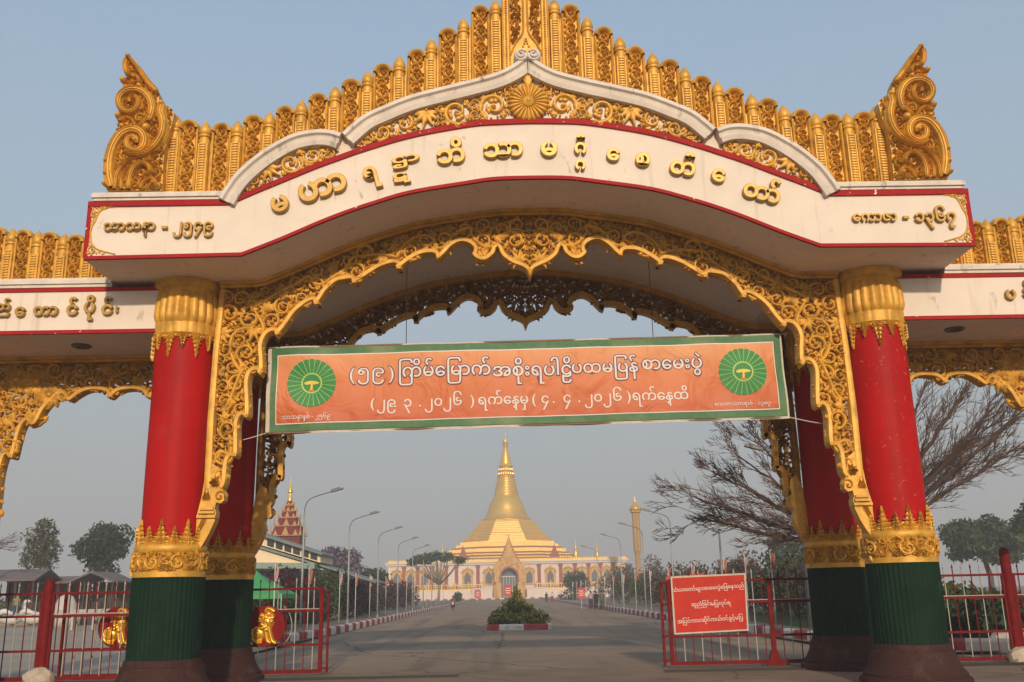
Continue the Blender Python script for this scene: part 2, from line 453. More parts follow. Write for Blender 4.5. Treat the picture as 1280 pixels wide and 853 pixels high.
def kerb(path, width=.32, h=.36, closed=False, name='kerb'):
    P = [Vector((x, y, 0)) for x, y in path]; n = len(P); vs = []; run = []; d = 0
    prof = ((0,0),(0,h*.8),(.16*width,h),(.84*width,h),(width,h*.8),(width,0))
    for i in range(n):
        a = P[(i-1)%n] if closed else P[max(i-1,0)]; b = P[(i+1)%n] if closed else P[min(i+1,n-1)]
        t = (b-a).normalized(); nn = Vector((-t.y, t.x, 0))
        if i: d += (P[i]-P[i-1]).length
        for u, z in prof:
            q = P[i]+nn*u; vs.append((q.x, q.y, GZ+z)); run.append(d)
    m = len(prof); fs = []
    for i in range(n if closed else n-1):
        for k in range(m-1):
            a = i*m+k; b = ((i+1)%n)*m+k
            fs.append((a, a+1, b+1, b))
    if not closed: fs += [tuple(range(m-1,-1,-1)), tuple((n-1)*m+k for k in range(m))]
    mb = MB(); mb.add(vs, fs); o = mb.build(name, KERB)
    at_ = o.data.attributes.new('run', 'FLOAT', 'POINT'); at_.data.foreach_set('value', run)
    return tag(o, kind='structure')
def resample(pts, step):
    out = [pts[0]]; 
    for a, b in zip(pts, pts[1:]):
        L = math.dist(a, b); k = max(1, int(L/step))
        out += [(a[0]+(b[0]-a[0])*j/k, a[1]+(b[1]-a[1])*j/k) for j in range(1, k+1)]
    return out
kerb(resample(crom([(-11.3,15.6),(-10.2,18.5),(-9.1,25),(-8.75,40),(-8.6,70),(-8.4,120),(-8.3,252)], 8), 1.0))
kerb(resample(crom([(9.2,252),(9.2,120),(9.15,50),(9.2,25),(9.6,15),(10.8,10.5),(13.5,8.6)][::1], 8), 1.0))
kerb(resample([(-60,254),(60,254)], 1.0))
mb = MB()
for y in (5.35, 5.62): mb.box((-3.9-5, y, GZ+.012), (14.4, .045, .05))
tag(mb.build('gate_track', DARKPIPE), 'pair of thin dark steel gate rails crossing the left apron', 'gate track')
mb = MB()
for y in (5.35, 5.62): mb.box((10.2, y, GZ+.012), (14.5, .045, .05))
tag(mb.build('gate_track', DARKPIPE), 'pair of thin dark steel gate rails crossing the right apron', 'gate track')

# ------------------------------------------------------------------ gateway
gate = empty('gateway', (0,3.6,GZ), 'huge gilded red and white pagoda gateway with tall red columns and arched golden crest', 'gateway')
XC, YF, YR = 7.0555, 1.7957, 5.4642
BOT = crom([(0,9.36),(.7,9.345),(1.3,9.26),(2.33,9.09),(3.03,8.88),(3.55,8.70),(4.07,8.49),(4.8,8.16),(5.5,7.873)], 6)+[(5.52,7.868),(8.48,7.84)]
TOP = crom([(0,10.615),(.6,10.60),(1.17,10.56),(2.29,10.35),(3.24,10.06),(3.75,9.87),(4.14,9.72),(4.89,9.39),(5.26,9.23),(5.77,8.99)], 6)+[(5.8,8.985),(8.48,8.985)]
def bz(x): return lerp_curve(BOT, abs(x))
def tz(x): return lerp_curve(TOP, abs(x))
XS = sorted(set([round(-8.48+.16*i, 4) for i in range(107)]+[-5.52,5.52,-5.8,5.8,8.48]))
def both(c): return [(x, c(x)) for x in XS]
DEPTH = 7.26
mb = MB(); mb.strip([(x, tz(x)) for x in XS], [(x, bz(x)) for x in XS], 0, DEPTH)
beam = mb.build('arched_beam', CREAM, gate)
# red lines on the front face: lower edge, upper edge, end uprights
mb = MB()
mb.strip([(x, tz(x)+.012) for x in XS], [(x, tz(x)-.095) for x in XS], -.045, .2)
mb.strip([(x, bz(x)+.055) for x in XS], [(x, bz(x)-.012) for x in XS], -.012, .06)
for s in (-1, 1): mb.box((s*8.452, .03, 8.41), (.085, .085, 1.06))
mb.build('red_trim', RED_TRIM, gate)
# white cap on the flat ends and the rising ogee moulding
for s in (-1, 1):
    mb = MB()
    for z0, z1, y0, o in ((8.998,9.05,-.06,.02),(9.052,9.13,-.10,.05),(9.132,9.16,-.07,.03)):
        a, b = 5.72*s, (8.36+o)*s
        mb.box(((a+b)/2, (y0+DEPTH)/2, (z0+z1)/2), (abs(b-a), DEPTH-y0, z1-z0))
    mb.build('cap_moulding', CAP, gate)
OG1 = crom([(5.98,9.00),(5.88,9.2),(5.66,9.535),(5.24,9.94),(4.71,10.28),(4.27,10.40),(3.92,10.40),(3.66,10.32)], 6)
OG2 = crom([(3.66,10.32),(3.28,10.68),(2.86,10.90),(2.34,11.12),(1.77,11.28),(1.19,11.43),(.62,11.60),(.26,11.80),(.08,11.97)], 6)
def offset_poly(P, d):
    A = np.array(P); T = np.gradient(A, axis=0); T /= np.linalg.norm(T, axis=1, keepdims=True)
    return A+np.stack([T[:,1], -T[:,0]], 1)*d
def moulding(mb, path, s, wid, y0, y1):
    # stepped section following the path: outer lip, hollow, inner lip
    sec = [(0,y1),(0,y0+.02),(.03,y0-.02),(.10,y0-.03),(.13,y0+.03),(wid-.12,y0+.05),(wid-.09,y0-.005),(wid,y0+.02),(wid,y1)]
    A = np.array(path); T = np.gradient(A, axis=0); T /= np.linalg.norm(T, axis=1, keepdims=True)
    Nn = np.stack([-T[:,1], T[:,0]], 1)     # walking inwards-and-up: left normal points down into the field
    vs = []
    for i in range(len(A)):
        for d, y in sec:
            q = A[i]+Nn[i]*d; vs.append((s*max(q[0], .004), y, q[1]))
    m = len(sec); fs = []
    for i in range(len(A)-1):
        for k in range(m-1):
            a = i*m+k; fs.append((a, a+1, a+m+1, a+m))
    fs += [tuple(range(m)), tuple((len(A)-1)*m+k for k in range(m))]
    mb.add(vs, fs)
for s in (-1, 1):
    mb = MB()
    moulding(mb, OG1, s, .33, -.14, .5); moulding(mb, OG2, s, .33, -.15, .5)
    # volute at the crown
    pth = [(s*(.105+.10*(1-t*.75)*math.cos(2.6-t*8)), 11.92+.10*(1-t*.75)*math.sin(2.6-t*8)) for t in np.linspace(0, 1, 26)]
    mb.lathe([(.001,-.0),(.12,0),(.15,.05),(.15,.4)], 20)
    n = len(mb.v); k = 4*20
    for i in range(n-k, n):
        x, y, z = mb.v[i]; mb.v[i] = (s*.125+x, -.2+z, 11.95+y)
    ribbon(mb, pth, [.028]*26, [.05]*26, lambda u, v, q: (u+s*.02, -.19-q, v+.03))
    mb.build('ogee_moulding', CAP, gate, smooth=True, angle=40)
# pediment field behind the gold relief
def ogz(x):
    x = abs(x)
    P = OG1 if x > 3.66 else OG2
    xs = [p[0] for p in P][::-1]; zs = [p[1] for p in P][::-1]
    return float(np.interp(x, xs, zs))
XP = [x for x in XS if abs(x) < 5.75]
mb = MB(); mb.strip([(x, max(tz(x)+.01, ogz(x)-.05)) for x in XP], [(x, tz(x)-.05) for x in XP], .06, .7)
mb.build('pediment_field', CREAM, gate)
mb = MB()
fr = lambda u, v, q: (u, .05-q, v)
reg1 = [(x, tz(x)+.03) for x in np.linspace(3.78, 5.5, 16)]+[(x, ogz(x)-.30) for x in np.linspace(5.5, 3.78, 16) if ogz(x)-.30 > tz(x)+.06]
reg2 = [(x, tz(x)+.03) for x in np.linspace(.40, 3.55, 24)]+[(x, ogz(x)-.31) for x in np.linspace(3.4, .12, 24)]
for s in (-1, 1):
    fs_ = lambda u, v, q, s=s: (s*u, .05-q, v)
    for rg_, sd_ in ((reg2, 5), (reg1, 9)):
        mb = MB(); carve(mb, rg_, (.27,.23,.2,.17,.14,.11,.085,.065,.05,.04,.03), sd_, fs_, .075, False, leaves=7, sep=.88, slack=.85, pal=.12)
        mb.build('pediment_relief', GOLD, gate, smooth=True)
mb = MB()
zf = 10.98
for k in range(24):
    a = 2*PI*k/24
    ribbon(mb, [(r_*math.cos(a), zf+r_*math.sin(a)) for r_ in (.10,.18,.28,.36,.40,.415)], [.012,.024,.036,.042,.034,.012], [.07,.09,.10,.09,.07,.03], lambda u, v, q: (u, -.01-q, v))
mb.lathe([(.39,0),(.39,.015),(.30,.02),(.28,.02)], 40)
k = 4*40
for i in range(len(mb.v)-k, len(mb.v)):
    x, y, z = mb.v[i]; mb.v[i] = (x, .0-z, zf+y)
for j in range(3): dome(mb, (0, zf), .115-.03*j, .05, lambda u, v, q: (u, -.09-q, v), j*.02, 16)
for s in (-1, 1):
    leaf(mb, (0, zf+.34), PI/2-s*.25, .42, .07, s*.3, .06, lambda u, v, q: (u, -.0-q, v))
leaf(mb, (0, zf+.32), PI/2, .52, .085, 0, .08, lambda u, v, q: (u, -.02-q, v))
mb.build('rosette', GOLD, gate, smooth=True)
# corner spandrels on the fascia
for s in (-1, 1):
    mb = MB()
    f2 = lambda u, v, q: (s*u, -.004-q*.5, v)
    cp_ = [(161,253),(146,257.5),(133,260.5),(126,264),(122,270),(119,277),(115,284),(113.3,292),(113.6,300),(116,307),(121,311.5),(131,315),(144,318)]
    cv = [(abs(at(x, y, 0)[0]), at(x, y, 0)[1]) for x, y in cp_]
    poly = [(8.41,cv[0][1])]+cv+[(8.41,cv[-1][1])]
    carve(mb, poly, (.12,.09,.07,.055,.045,.035,.025,.018), 11, f2, .05, small=.05, leaves=5, slack=.75)
    pp = crom(cv, 4); ribbon(mb, pp, [.016]*len(pp), [.05]*len(pp), f2)
    mb.build('corner_relief', GOLD, gate, smooth=True)

# ---- crest of palings
PX = [(.947,13.56),(1.627,13.03),(2.27,12.56),(2.965,12.23),(3.61,11.873),(4.27,11.59),(4.93,11.30),(5.58,11.08),(6.22,10.95),(6.87,11.01)]
FX = [(.62,13.745),(1.3,13.32),(1.97,12.84),(2.635,12.44),(3.28,12.1),(3.94,11.76),(4.62,11.456),(5.26,11.19),(5.9,11.0),(6.55,11.0),(7.145,11.14)]
def panel_mesh(h, wd, seed, y0=0.0):
    """carved upright plank with a rounded hooded head; origin at its foot"""
    mb = MB(); hw = wd/2
    arc = [(hw*math.cos(a), h-hw*.75+hw*.75*math.sin(a)) for a in np.linspace(0, PI, 9)]
    mb.prism([(-hw,0),(hw,0)]+arc, .0, .16)
    fr = lambda u, v, q: (u, .0-q, v)
    edge = [(hw*.86,0)]+[(x*.86, z-.02) for x, z in arc]+[(-hw*.86,0)]
    ribbon(mb, edge, [.035]*len(edge), [.09]*len(edge), fr)
    hood = [(x*.8, z-.05) for x, z in arc]
    ribbon(mb, hood, [.05]*9, [.15]*9, fr)
    rng = random.Random(seed); r = hw*.62; z = h-hw*1.05; hand = 1
    while z > r*.5:
        scroll(mb, (hand*hw*.10, z), r, PI/2*hand+.4, hand, .085, fr, rng, turns=1.3, leaves=5, wfac=.24)
        for s in (-1, 1): leaf(mb, (s*hw*.5, z-r*.9), PI/2+s*.9, r*.9, .03, -s*.8, .07, fr)
        z -= r*1.72; hand = -hand
    return mb
def post_mesh(h, r=.115):
    mb = MB()
    prof = [(r,0),(r,h-.50),(r*1.05,h-.48),(r*1.05,h-.44),(r*.85,h-.42),(r*.85,h-.40),(r*1.12,h-.38),(r*1.12,h-.345),(r*.82,h-.33),(r*.95,h-.31),(r*1.12,h-.27),(r*1.05,h-.20),(r*.78,h-.13),(r*.42,h-.06),(.005,h)]
    mb.lathe(prof, 12, cap=False)
    z = .05
    while z < h-.55:
        mb.box((0, -r*.96, z), (r*.85, .05, .026)); z += .058
    for s in (-1, 1): mb.box((s*r*.72, -r*.74, (h-.55)/2), (.022, .04, h-.55))
    return mb
YCR = .62
def crest_base(x): return max(9.1, (ogz(x) if abs(x) < 5.98 else 9.1)-.25)
wp = .40
mb = MB()
bk = [(7.35,11.0),(6.9,10.86),(6.2,10.8),(5.58,10.92),(4.93,11.14),(4.27,11.43),(3.6,11.72),(2.96,12.07),(2.27,12.42),(1.62,12.9),(.95,13.42),(.5,13.7),(.0,13.7)]
XB = np.linspace(-7.35, 7.35, 80)
mb.strip([(x, lerp_curve(bk[::-1], abs(x))-.05) for x in XB], [(x, crest_base(x)) for x in XB], YCR+.1, YCR+.45)
for xs in (FX, PX):
    for i, (x, z) in enumerate(xs): pass
allx = sorted([(x, z) for x, z in FX+PX])
for (xa, za), (xb, zb) in zip(allx, allx[1:]):      # plain fillets between post and panel
    for s in (-1, 1):
        pass
mb.build('crest_backing', GOLD_OLD, gate)
for i, (x, z) in enumerate(PX):
    for s in (-1, 1):
        b = crest_base(x)-.1
        rj = random.Random(1000+i*2+s); m_ = panel_mesh(z-b+rj.uniform(-.025,.025), wp*rj.uniform(.97,1.03), 100+i*2+s); tl_ = rj.uniform(-.006,.006); m_.v = [(p[0]+p[2]*tl_, p[1]+rj.uniform(-.002,.002), p[2]) for p in m_.v]
        m_.v = [(p[0]+s*x, p[1]+YCR, p[2]+b) for p in m_.v]
        m_.build('crest_panel', GOLD, gate, smooth=True, angle=50)
for i, (x, z) in enumerate(FX):
    for s in (-1, 1):
        b = crest_base(x)-.1
        m_ = post_mesh(z-b)
        m_.box((0, .06, (z-b-.45)/2), (.30, .10, z-b-.45))
        m_.v = [(p[0]+s*x, p[1]+YCR-.02, p[2]+b) for p in m_.v]
        m_.build('crest_post', GOLD, gate, smooth=True, angle=40)
# tall middle panel
mb = MB(); fr = lambda u, v, q: (u, YCR-.12-q, v)
zb, zt = 11.5, 14.7
mb.box((0, YCR+.0, (zb+zt)/2), (.98, .24, zt-zb))
for s in (-1, 1):
    for x, wdt in ((.475,.022),(.335,.018)): ribbon(mb, [(s*x, zb),(s*x, zt)], [wdt]*2, [.05]*2, fr)
    z = zb
    while z < zt:
        dome(mb, (s*.405, z), .027, .045, fr, 0, 7); z += .056
    og = crom([(s*.33,12.35),(s*.22,12.62),(s*.07,12.86),(s*.045,13.2),(s*.04,14.6)], 6)
    ribbon(mb, og, [.025]*len(og), [.06]*len(og), fr)
    carve(mb, [(s*.31,12.5),(s*.31,14.6),(s*.08,14.6),(s*.09,12.95),(s*.16,12.75)], (.11,.09,.06,.045,.03,.022), 21+s, fr, .07, small=.04, leaves=5)
    og = crom([(s*.27,12.0),(s*.2,12.3),(s*.06,12.55),(0,12.72)], 6)
    z = 0
    for q in og[::2]: dome(mb, q, .026, .05, fr)
for k in range(12):
    a = PI*k/11
    leaf(mb, (.06*math.cos(a), 12.18+.1*math.sin(a)), a, .13, .03, 0, .05, fr)
dome(mb, (0, 12.22), .07, .09, fr, 0, 12)
carve(mb, [(-.3,11.7),(.3,11.7),(.26,12.05),(.0,12.08),(-.26,12.05)], (.07,.05,.035,.025), 31, fr, .06, small=.03)
mb.build('crest_centre_panel', GOLD, gate, smooth=True, angle=50)

# ---- corner flames (traced scrollwork)
def px(p, Y): return at(120+p[0]*.2227, 60+p[1]*.2227, Y)
YFL = .30
outl = [(60,800),(52,770),(62,735),(66,715),(64,645),(80,560),(98,500),(122,450),(128,392),(140,360),(132,310),(148,265),(168,240),(160,205),(152,190),(172,165),(172,120),(166,90),(178,64),(198,56),(225,78),(250,112),(290,170),(330,215),(354,262),(352,318),(378,318),(418,340),(440,365),(420,450),(392,530),(378,640),(372,800)]
dv = [Vector(px(q, YFL)) for q in outl]
paths = [  # (points, half width px, height)
 ([(95,790),(80,720),(82,640),(105,560),(150,495),(205,470),(255,480),(282,520),(272,570),(230,590),(190,570),(185,530),(212,508),(240,520),(236,545)], 27, .17),
 ([(385,325),(372,370),(388,430),(380,500),(345,560),(290,600),(225,612),(175,590)], 24, .20),
 ([(300,420),(322,360),(312,300),(275,258),(220,245),(168,262),(140,305),(150,350),(190,372),(232,355),(248,315),(230,285),(200,292),(198,318)], 22, .17),
 ([(330,370),(300,400),(262,440),(235,470)], 17, .14),
 ([(345,255),(300,205),(262,150),(228,105),(196,66)], 17, .20),
 ([(178,70),(172,110),(182,150),(215,165),(245,180),(250,205),(228,212),(214,196),(226,180)], 14, .15),
 ([(190,800),(195,745),(215,690),(258,658),(298,668),(312,700),(292,718),(276,700)], 16, .15),
 ([(250,800),(270,765),(305,742),(335,752),(335,780),(312,785),(308,768)], 12, .13),
 ([(110,800),(118,740),(140,690),(185,640),(240,622)], 15, .13),
 ([(150,800),(150,750),(168,705),(205,672)], 12, .12),
 ([(125,395),(150,410),(180,400),(215,420),(230,460)], 13, .12),
 ([(165,215),(185,235),(220,232),(262,232)], 12, .12)]
knobs = [((163,195),15),((135,392),15),((160,455),13),((292,458),20),((68,645),10),((64,715),10),((58,775),10),((378,325),14),((255,230),14),((225,178),10),((228,530),12),((330,770),9),((345,255),12),((190,62),12)]
for s in (-1, 1):
    mb = MB(); k = at(1,0,YFL)[0]-at(0,0,YFL)[0]
    kk = abs(k)*.2227
    P = [(s*abs(p.x), p.y) for p in dv]
    mb.prism(P, YFL, YFL+.26)
    f2 = lambda u, v, q: (s*u, YFL-q, v)
    carve(mb, [(abs(q[0]), q[1]) for q in P], (.10,.085,.07,.055,.045,.035,.026), 71, f2, .06, small=.05, sep=.86, slack=1.0, leaves=6)
    for pts, wpx, hh in paths:
        pp = crom([(abs(px(q, YFL)[0]), px(q, YFL)[1]) for q in pts], 6); n = len(pp)
        ribbon(mb, pp, [wpx*1.25*kk*(1-.55*(i/(n-1))**1.5)*min(1, .45+i/4) for i in range(n)], [hh*(.75+.25*math.sin(PI*i/(n-1))) for i in range(n)], f2)
        A_ = np.array(pp); T_ = np.gradient(A_, axis=0); T_ /= np.linalg.norm(T_, axis=1, keepdims=True)+1e-9; N_ = np.stack([-T_[:,1], T_[:,0]], 1)
        for off_ in (-.62, -.2, .22, .64):
            W_ = np.array([wpx*1.25*kk*(1-.55*(i/(n-1))**1.5)*min(1, .45+i/4) for i in range(n)])
            ribbon(mb, [tuple(q) for q in A_+N_*(W_*off_)[:,None]], W_*.17, [hh*(1.08-.3*abs(off_))*(.75+.25*math.sin(PI*i/(n-1)))+.012 for i in range(n)], f2)
    for q, r in knobs:
        u, v = px(q, YFL); mb.ball((s*abs(u), YFL-.08, v), (r*kk*1.15, .13, r*kk*1.15), 10, 7)
    rg = random.Random(4)
    for i in range(16):
        q = (rg.uniform(90,330), rg.uniform(620,790)); u, v = px(q, YFL)
        leaf(mb, (abs(u), v), rg.uniform(.6,2.6), .28, .05, rg.uniform(-1.2,1.2), .09, f2)
    mb.build('corner_flame', GOLD, gate, smooth=True, angle=60)

# ---- columns
def crown_band(mb, r, z0, up, n, h1, h2, wd, seed):
    """row of tiered leaf points round a shaft; up=+1 rises, -1 hangs"""
    fr = lambda u, v, q: ((r+q)*math.cos(u/r), (r+q)*math.sin(u/r), v)
    for k in range(n):
        u = 2*PI*r*k/n; hh = h1 if k%2 == 0 else h2; ww = wd*(1 if k%2 == 0 else .9)
        m = 8; path = [(u, z0+up*hh*i/(m-1)) for i in range(m)]
        ribbon(mb, path, [ww*.46*(1-(i/(m-1))**.9*.93) for i in range(m)], [.018]*m, fr, ((-1,.2),(-.9,1),(0,1),(.9,1),(1,.2)), .002)
        for j in range(5):
            t = j/5; w2 = ww*(1-t*.9); z = z0+up*hh*(t*.92)
            for s in (-1, 1):
                leaf(mb, (u+s*w2*.10, z), up*(PI/2-s*(.95-.35*t)), max(.05, w2*.62), max(.014, w2*.17), -s*up*.9, .045, fr, n=6, base=.012)
            leaf(mb, (u, z), up*PI/2, hh*.26, max(.012, w2*.14), 0, .055, fr, n=5, base=.015)
        leaf(mb, (u, z0+up*hh*.72), up*PI/2, hh*.30, .026, 0, .05, fr, n=6, base=.015)
        dome(mb, (u+PI*r/n, z0+up*.06), wd*.16, .04, fr, .01, 8)
    for i in range(n*2):
        leaf(mb, (2*PI*r*(i+.5)/(n*2), z0-up*.01), up*PI/2, .13, .045, (.5 if i%2 else -.5), .04, fr, n=5, base=.005)
def column(parent, x, y, red, with_detail=True, zs=1.0):
    L = lambda m_: [(p[0]+x, p[1]+y, p[2]) for p in m_.v]
    mb = MB(); mb.lathe([(.578,2.55),(.583,4.2),(.578,6.95)], 48, cap=False); mb.v = L(mb)
    col = mb.build('column', red, parent, smooth=True)
    mb = MB(); mb.lathe([(1.0,GZ-.05),(1.0,GZ+.10),(.99,GZ+.12),(.93,GZ+.15),(.93,GZ+.20),(.86,GZ+.28),(.79,GZ+.42),(.76,GZ+.56),(.75,GZ+.60),(.72,GZ+.61),(.70,GZ+.72),(.64,GZ+.73)], 56); mb.v = L(mb)
    mb.build('plinth', PLINTH, col, smooth=True, angle=35)
    n = 45*6
    mb = MB(); mb.lathe([(.655,.46),(.655,2.03)], n, rad=lambda a, i: 1+.024*abs(math.sin(a*45/2)), cap=False); mb.v = L(mb)
    mb.build('fluted_base', GREEN_COL, col, smooth=True)
    mb = MB()
    mb.lathe([(.64,2.0),(.672,2.0),(.672,2.10),(.652,2.11),(.652,2.45),(.66,2.46),(.672,2.47),(.672,2.56),(.64,2.60),(.60,2.62),(.588,2.75)], 56, cap=False)
    fr = lambda u, v, q: ((.652+q)*math.cos(u/.652), (.652+q)*math.sin(u/.652), v)
    uu = PI*.652
    carve(mb, [(-uu,2.115),(uu,2.115),(uu,2.445),(-uu,2.445)], (.15,.12,.09,.075,.06,.045,.032,.022), 61, fr, .045, small=.05, sep=.86, slack=.82, leaves=7)
    crown_band(mb, .60, 2.58, 1, 16, .48, .35, .27, 7)
    mb.v = L(mb)
    mb.build('gilded_band', GOLD, col, smooth=True, angle=60)
    mb = MB()
    nf = 24
    fl = lambda a, i: 1+(.07*abs(math.cos(a*nf/2))*(1 if 3 <= i <= 8 else (.5 if i in (2,9) else 0)))
    mb.lathe([(.585,6.70),(.635,6.72),(.635,6.93),(.60,6.94),(.635,6.99),(.66,7.08),(.655,7.25),(.635,7.42),(.62,7.55),(.60,7.62),(.625,7.66),(.68,7.68),(.70,7.74),(.69,7.86)], nf*8, rad=fl, cap=False)
    crown_band(mb, .585, 6.72, -1, 14, .50, .32, .23, 8)
    mb.v = L(mb)
    mb.build('capital', GOLD, col, smooth=True, angle=60)
    return col
column(gate, -XC, YF, RED_COL); column(gate, XC, YF, RED_COL_WORN)
column(gate, -XC, YR, RED_COL); column(gate, XC, YR, RED_COL)

# ---- pierced golden valance between the columns
YV = 1.66
left_px = [(661.7,350),(657.6,339.5),(648,334.5),(639,331),(627,322),(621.6,311),(618.5,319),(609,327),(598.7,327.5),(590,320.5),(592,313),(586,307),(575.8,305),(567,309),(560,315.5),(554,322),(546,327.5),(544,320),(536,319),(525,321),(511,329),(502,336),(496,339.5),(496.5,333),(489,332),(474,337.5),(458,347.5),(448,353.5),(441,357.5),(440,351.5),(430,352.5),(419.9,355.5),(408,367),(401,378),(394,384),(393.5,378),(384.7,381),(371,392),(361,406),(353,416),(346,422.5),(344,416.5),(335.5,420),(330,432),(331,448),(331,462),(327,471.5),(323,465.5),(316.5,467),(312.6,478),(313.5,500),(313.5,519),(309,525),(304,520.5),(299.6,530),(299.5,550),(299,568),(295,573.5),(290.6,572),(286.7,580.5),(284.5,603.7),(280,612)]
inner = crom([(-abs(a[0]), a[1]) for a in (at(x, y, YV) for x, y in left_px)], 3)
inner[0] = (0.0, inner[0][1])
tail_px = [(281.5,619),(282,626),(277.5,630),(272,629),(270,636),(272,641),(271,646),(270,652),(264,666),(256,680),(248,692)]
tail = [(-abs(a[0]), a[1]) for a in (at(x, y, YV) for x, y in tail_px)]
XE = -6.44                                  # column edge of the valance
def vtop(x): return bz(x)-.02
outer_top = [(x, vtop(x)) for x in np.linspace(0, -6.3, 40)]
region = inner[::1]+[(-6.2, inner[-1][1]-.05),(-6.27, inner[-1][1]+.1)]+[(-6.30, 5.0),(-6.34, 6.2),(-6.34, 7.74)]+[(x, vtop(x)-.10) for x in np.linspace(-6.2, 0, 40)]
def valance(region, inner, seed, Y, radii, mirror=True, h=.10):
    fr = lambda u, v, q: (u, Y-q, v)
    mb = MB(); carve(mb, region, radii, seed, fr, h, mirror, tries=3500, sep=.86, slack=.80, leaves=6)
    carve(mb, region, radii[1:], seed+50, lambda u, v, q: (u, Y+.10-q, v), h*.8, mirror, tries=3500, sep=.84, slack=.74, leaves=6)
    return mb, fr
mb, fr = valance(region, inner, 3, YV, (.19,.17,.15,.135,.12,.105,.09,.075,.06,.05,.04,.03,.024))
for s in (1, -1):
    f2 = lambda u, v, q, s=s: (s*u, YV-q, v)
    # flowing vine through the middle of the strip
    mid = []
    for t in np.linspace(.02, .97, 90):
        j = t*(len(inner)-1); i0 = int(j); a = np.array(inner[i0])*(1-(j-i0))+np.array(inner[min(i0+1, len(inner)-1)])*(j-i0)
        if a[1] > 7.3: o_ = np.array((a[0]*1.03, vtop(a[0])-.12))
        else: o_ = np.array((-6.33, a[1]+.25))
        k_ = .5+.24*math.sin(t*46)
        mid.append(tuple(a*(1-k_)+o_*k_))
    ribbon(mb, mid, [.045]*90, [.12]*90, f2)
mb.build('pierced_valance', GOLD_OLD, gate, smooth=True)
mb = MB()
for s in (1, -1):
    f2 = lambda u, v, q, s=s: (s*u, YV-q, v)
    rim = inner; n = len(rim)
    # solid rim: a moulded rail that follows the cusps
    A = np.array(rim); T = np.gradient(A, axis=0); T /= np.linalg.norm(T, axis=1, keepdims=True)
    Nn = np.stack([T[:,1], -T[:,0]], 1)
    cen = np.array([-3.0, 9.6])
    vs = []; sec = ((0,.16),(0,-.08),(.02,-.125),(.085,-.135),(.115,-.09),(.12,.16))
    for i in range(n):
        for d, y in sec:
            q = A[i]+Nn[i]*d*(1 if True else -1); vs.append((s*min(q[0], 0), YV+y, q[1]))
    m = len(sec); fs = []
    for i in range(n-1):
        for k in range(m):
            a, b = i*m+k, i*m+(k+1)%m; fs.append((a, b, b+m, a+m))
    mb.add(vs, fs)
    # volute and tapering foot that lands on the gilded band
    ribbon(mb, [(-6.30,7.72),(-6.36,6.4),(-6.38,5.0),(-6.36,3.55)], [.085,.09,.095,.10], [.13]*4, f2)
    foot = inner[-1:]+tail+[(-6.60,2.52),(-6.56,3.0),(-6.46,3.5),(-6.42,3.9),(-6.30,4.15),(-6.16,4.05)]
    mb.prism([(s*p[0], p[1]) for p in foot], YV-.10, YV+.16)
    vc = (-abs(at(277,621,YV)[0]), at(277,621,YV)[1])
    scroll(mb, vc, .105, -.5, 1, .16, f2, random.Random(2), turns=1.3, leaves=0, wfac=.3)
    for j, zz in enumerate((3.18,3.26,3.33)): mb.box((s*-6.34, YV-.01, zz-.06), (.36-.05*j, .30, .05))
    for k in range(9):
        leaf(mb, (-6.44+.02*k, 3.42), PI/2+.1*(k-4), .36, .05, 0, .15, f2)
        leaf(mb, (-6.54+.022*k, 2.72+.03*k), PI/2-.25+.05*(k-4), .40, .05, .2, .13, f2)
    carve(mb, [(-6.34,3.75),(-6.3,3.9),(-6.1,4.1),(-6.1,3.75),(-6.25,3.62)], (.1,.08,.06,.04), 17, f2, .14)
mb.build('valance_rim', GOLD, gate, smooth=True, angle=50)
mb = MB()
xx = np.linspace(-6.35, 6.35, 70)
mb.strip([(x, bz(x)+.0) for x in xx], [(x, bz(x)-.13) for x in xx], YV-.13, YV+.2)
mb.strip([(x, bz(x)+.0) for x in xx], [(x, bz(x)-.07) for x in xx], YV-.20, YV-.131)
mb.build('valance_cornice', GOLD_OLD, gate)
for nm in ('pierced_valance', 'valance_rim', 'valance_cornice'):   # the same valance on the rear pair of columns
    src = bpy.data.objects[nm]; o = src.copy(); COL.objects.link(o)
    o.data = src.data.copy(); o.data.transform(Matrix.Translation((0, 3.66-3.6, 0)) @ Matrix.Rotation(PI, 4, 'Z') @ Matrix.Translation((0, 3.6-3.6, 0)))
    o.parent = gate
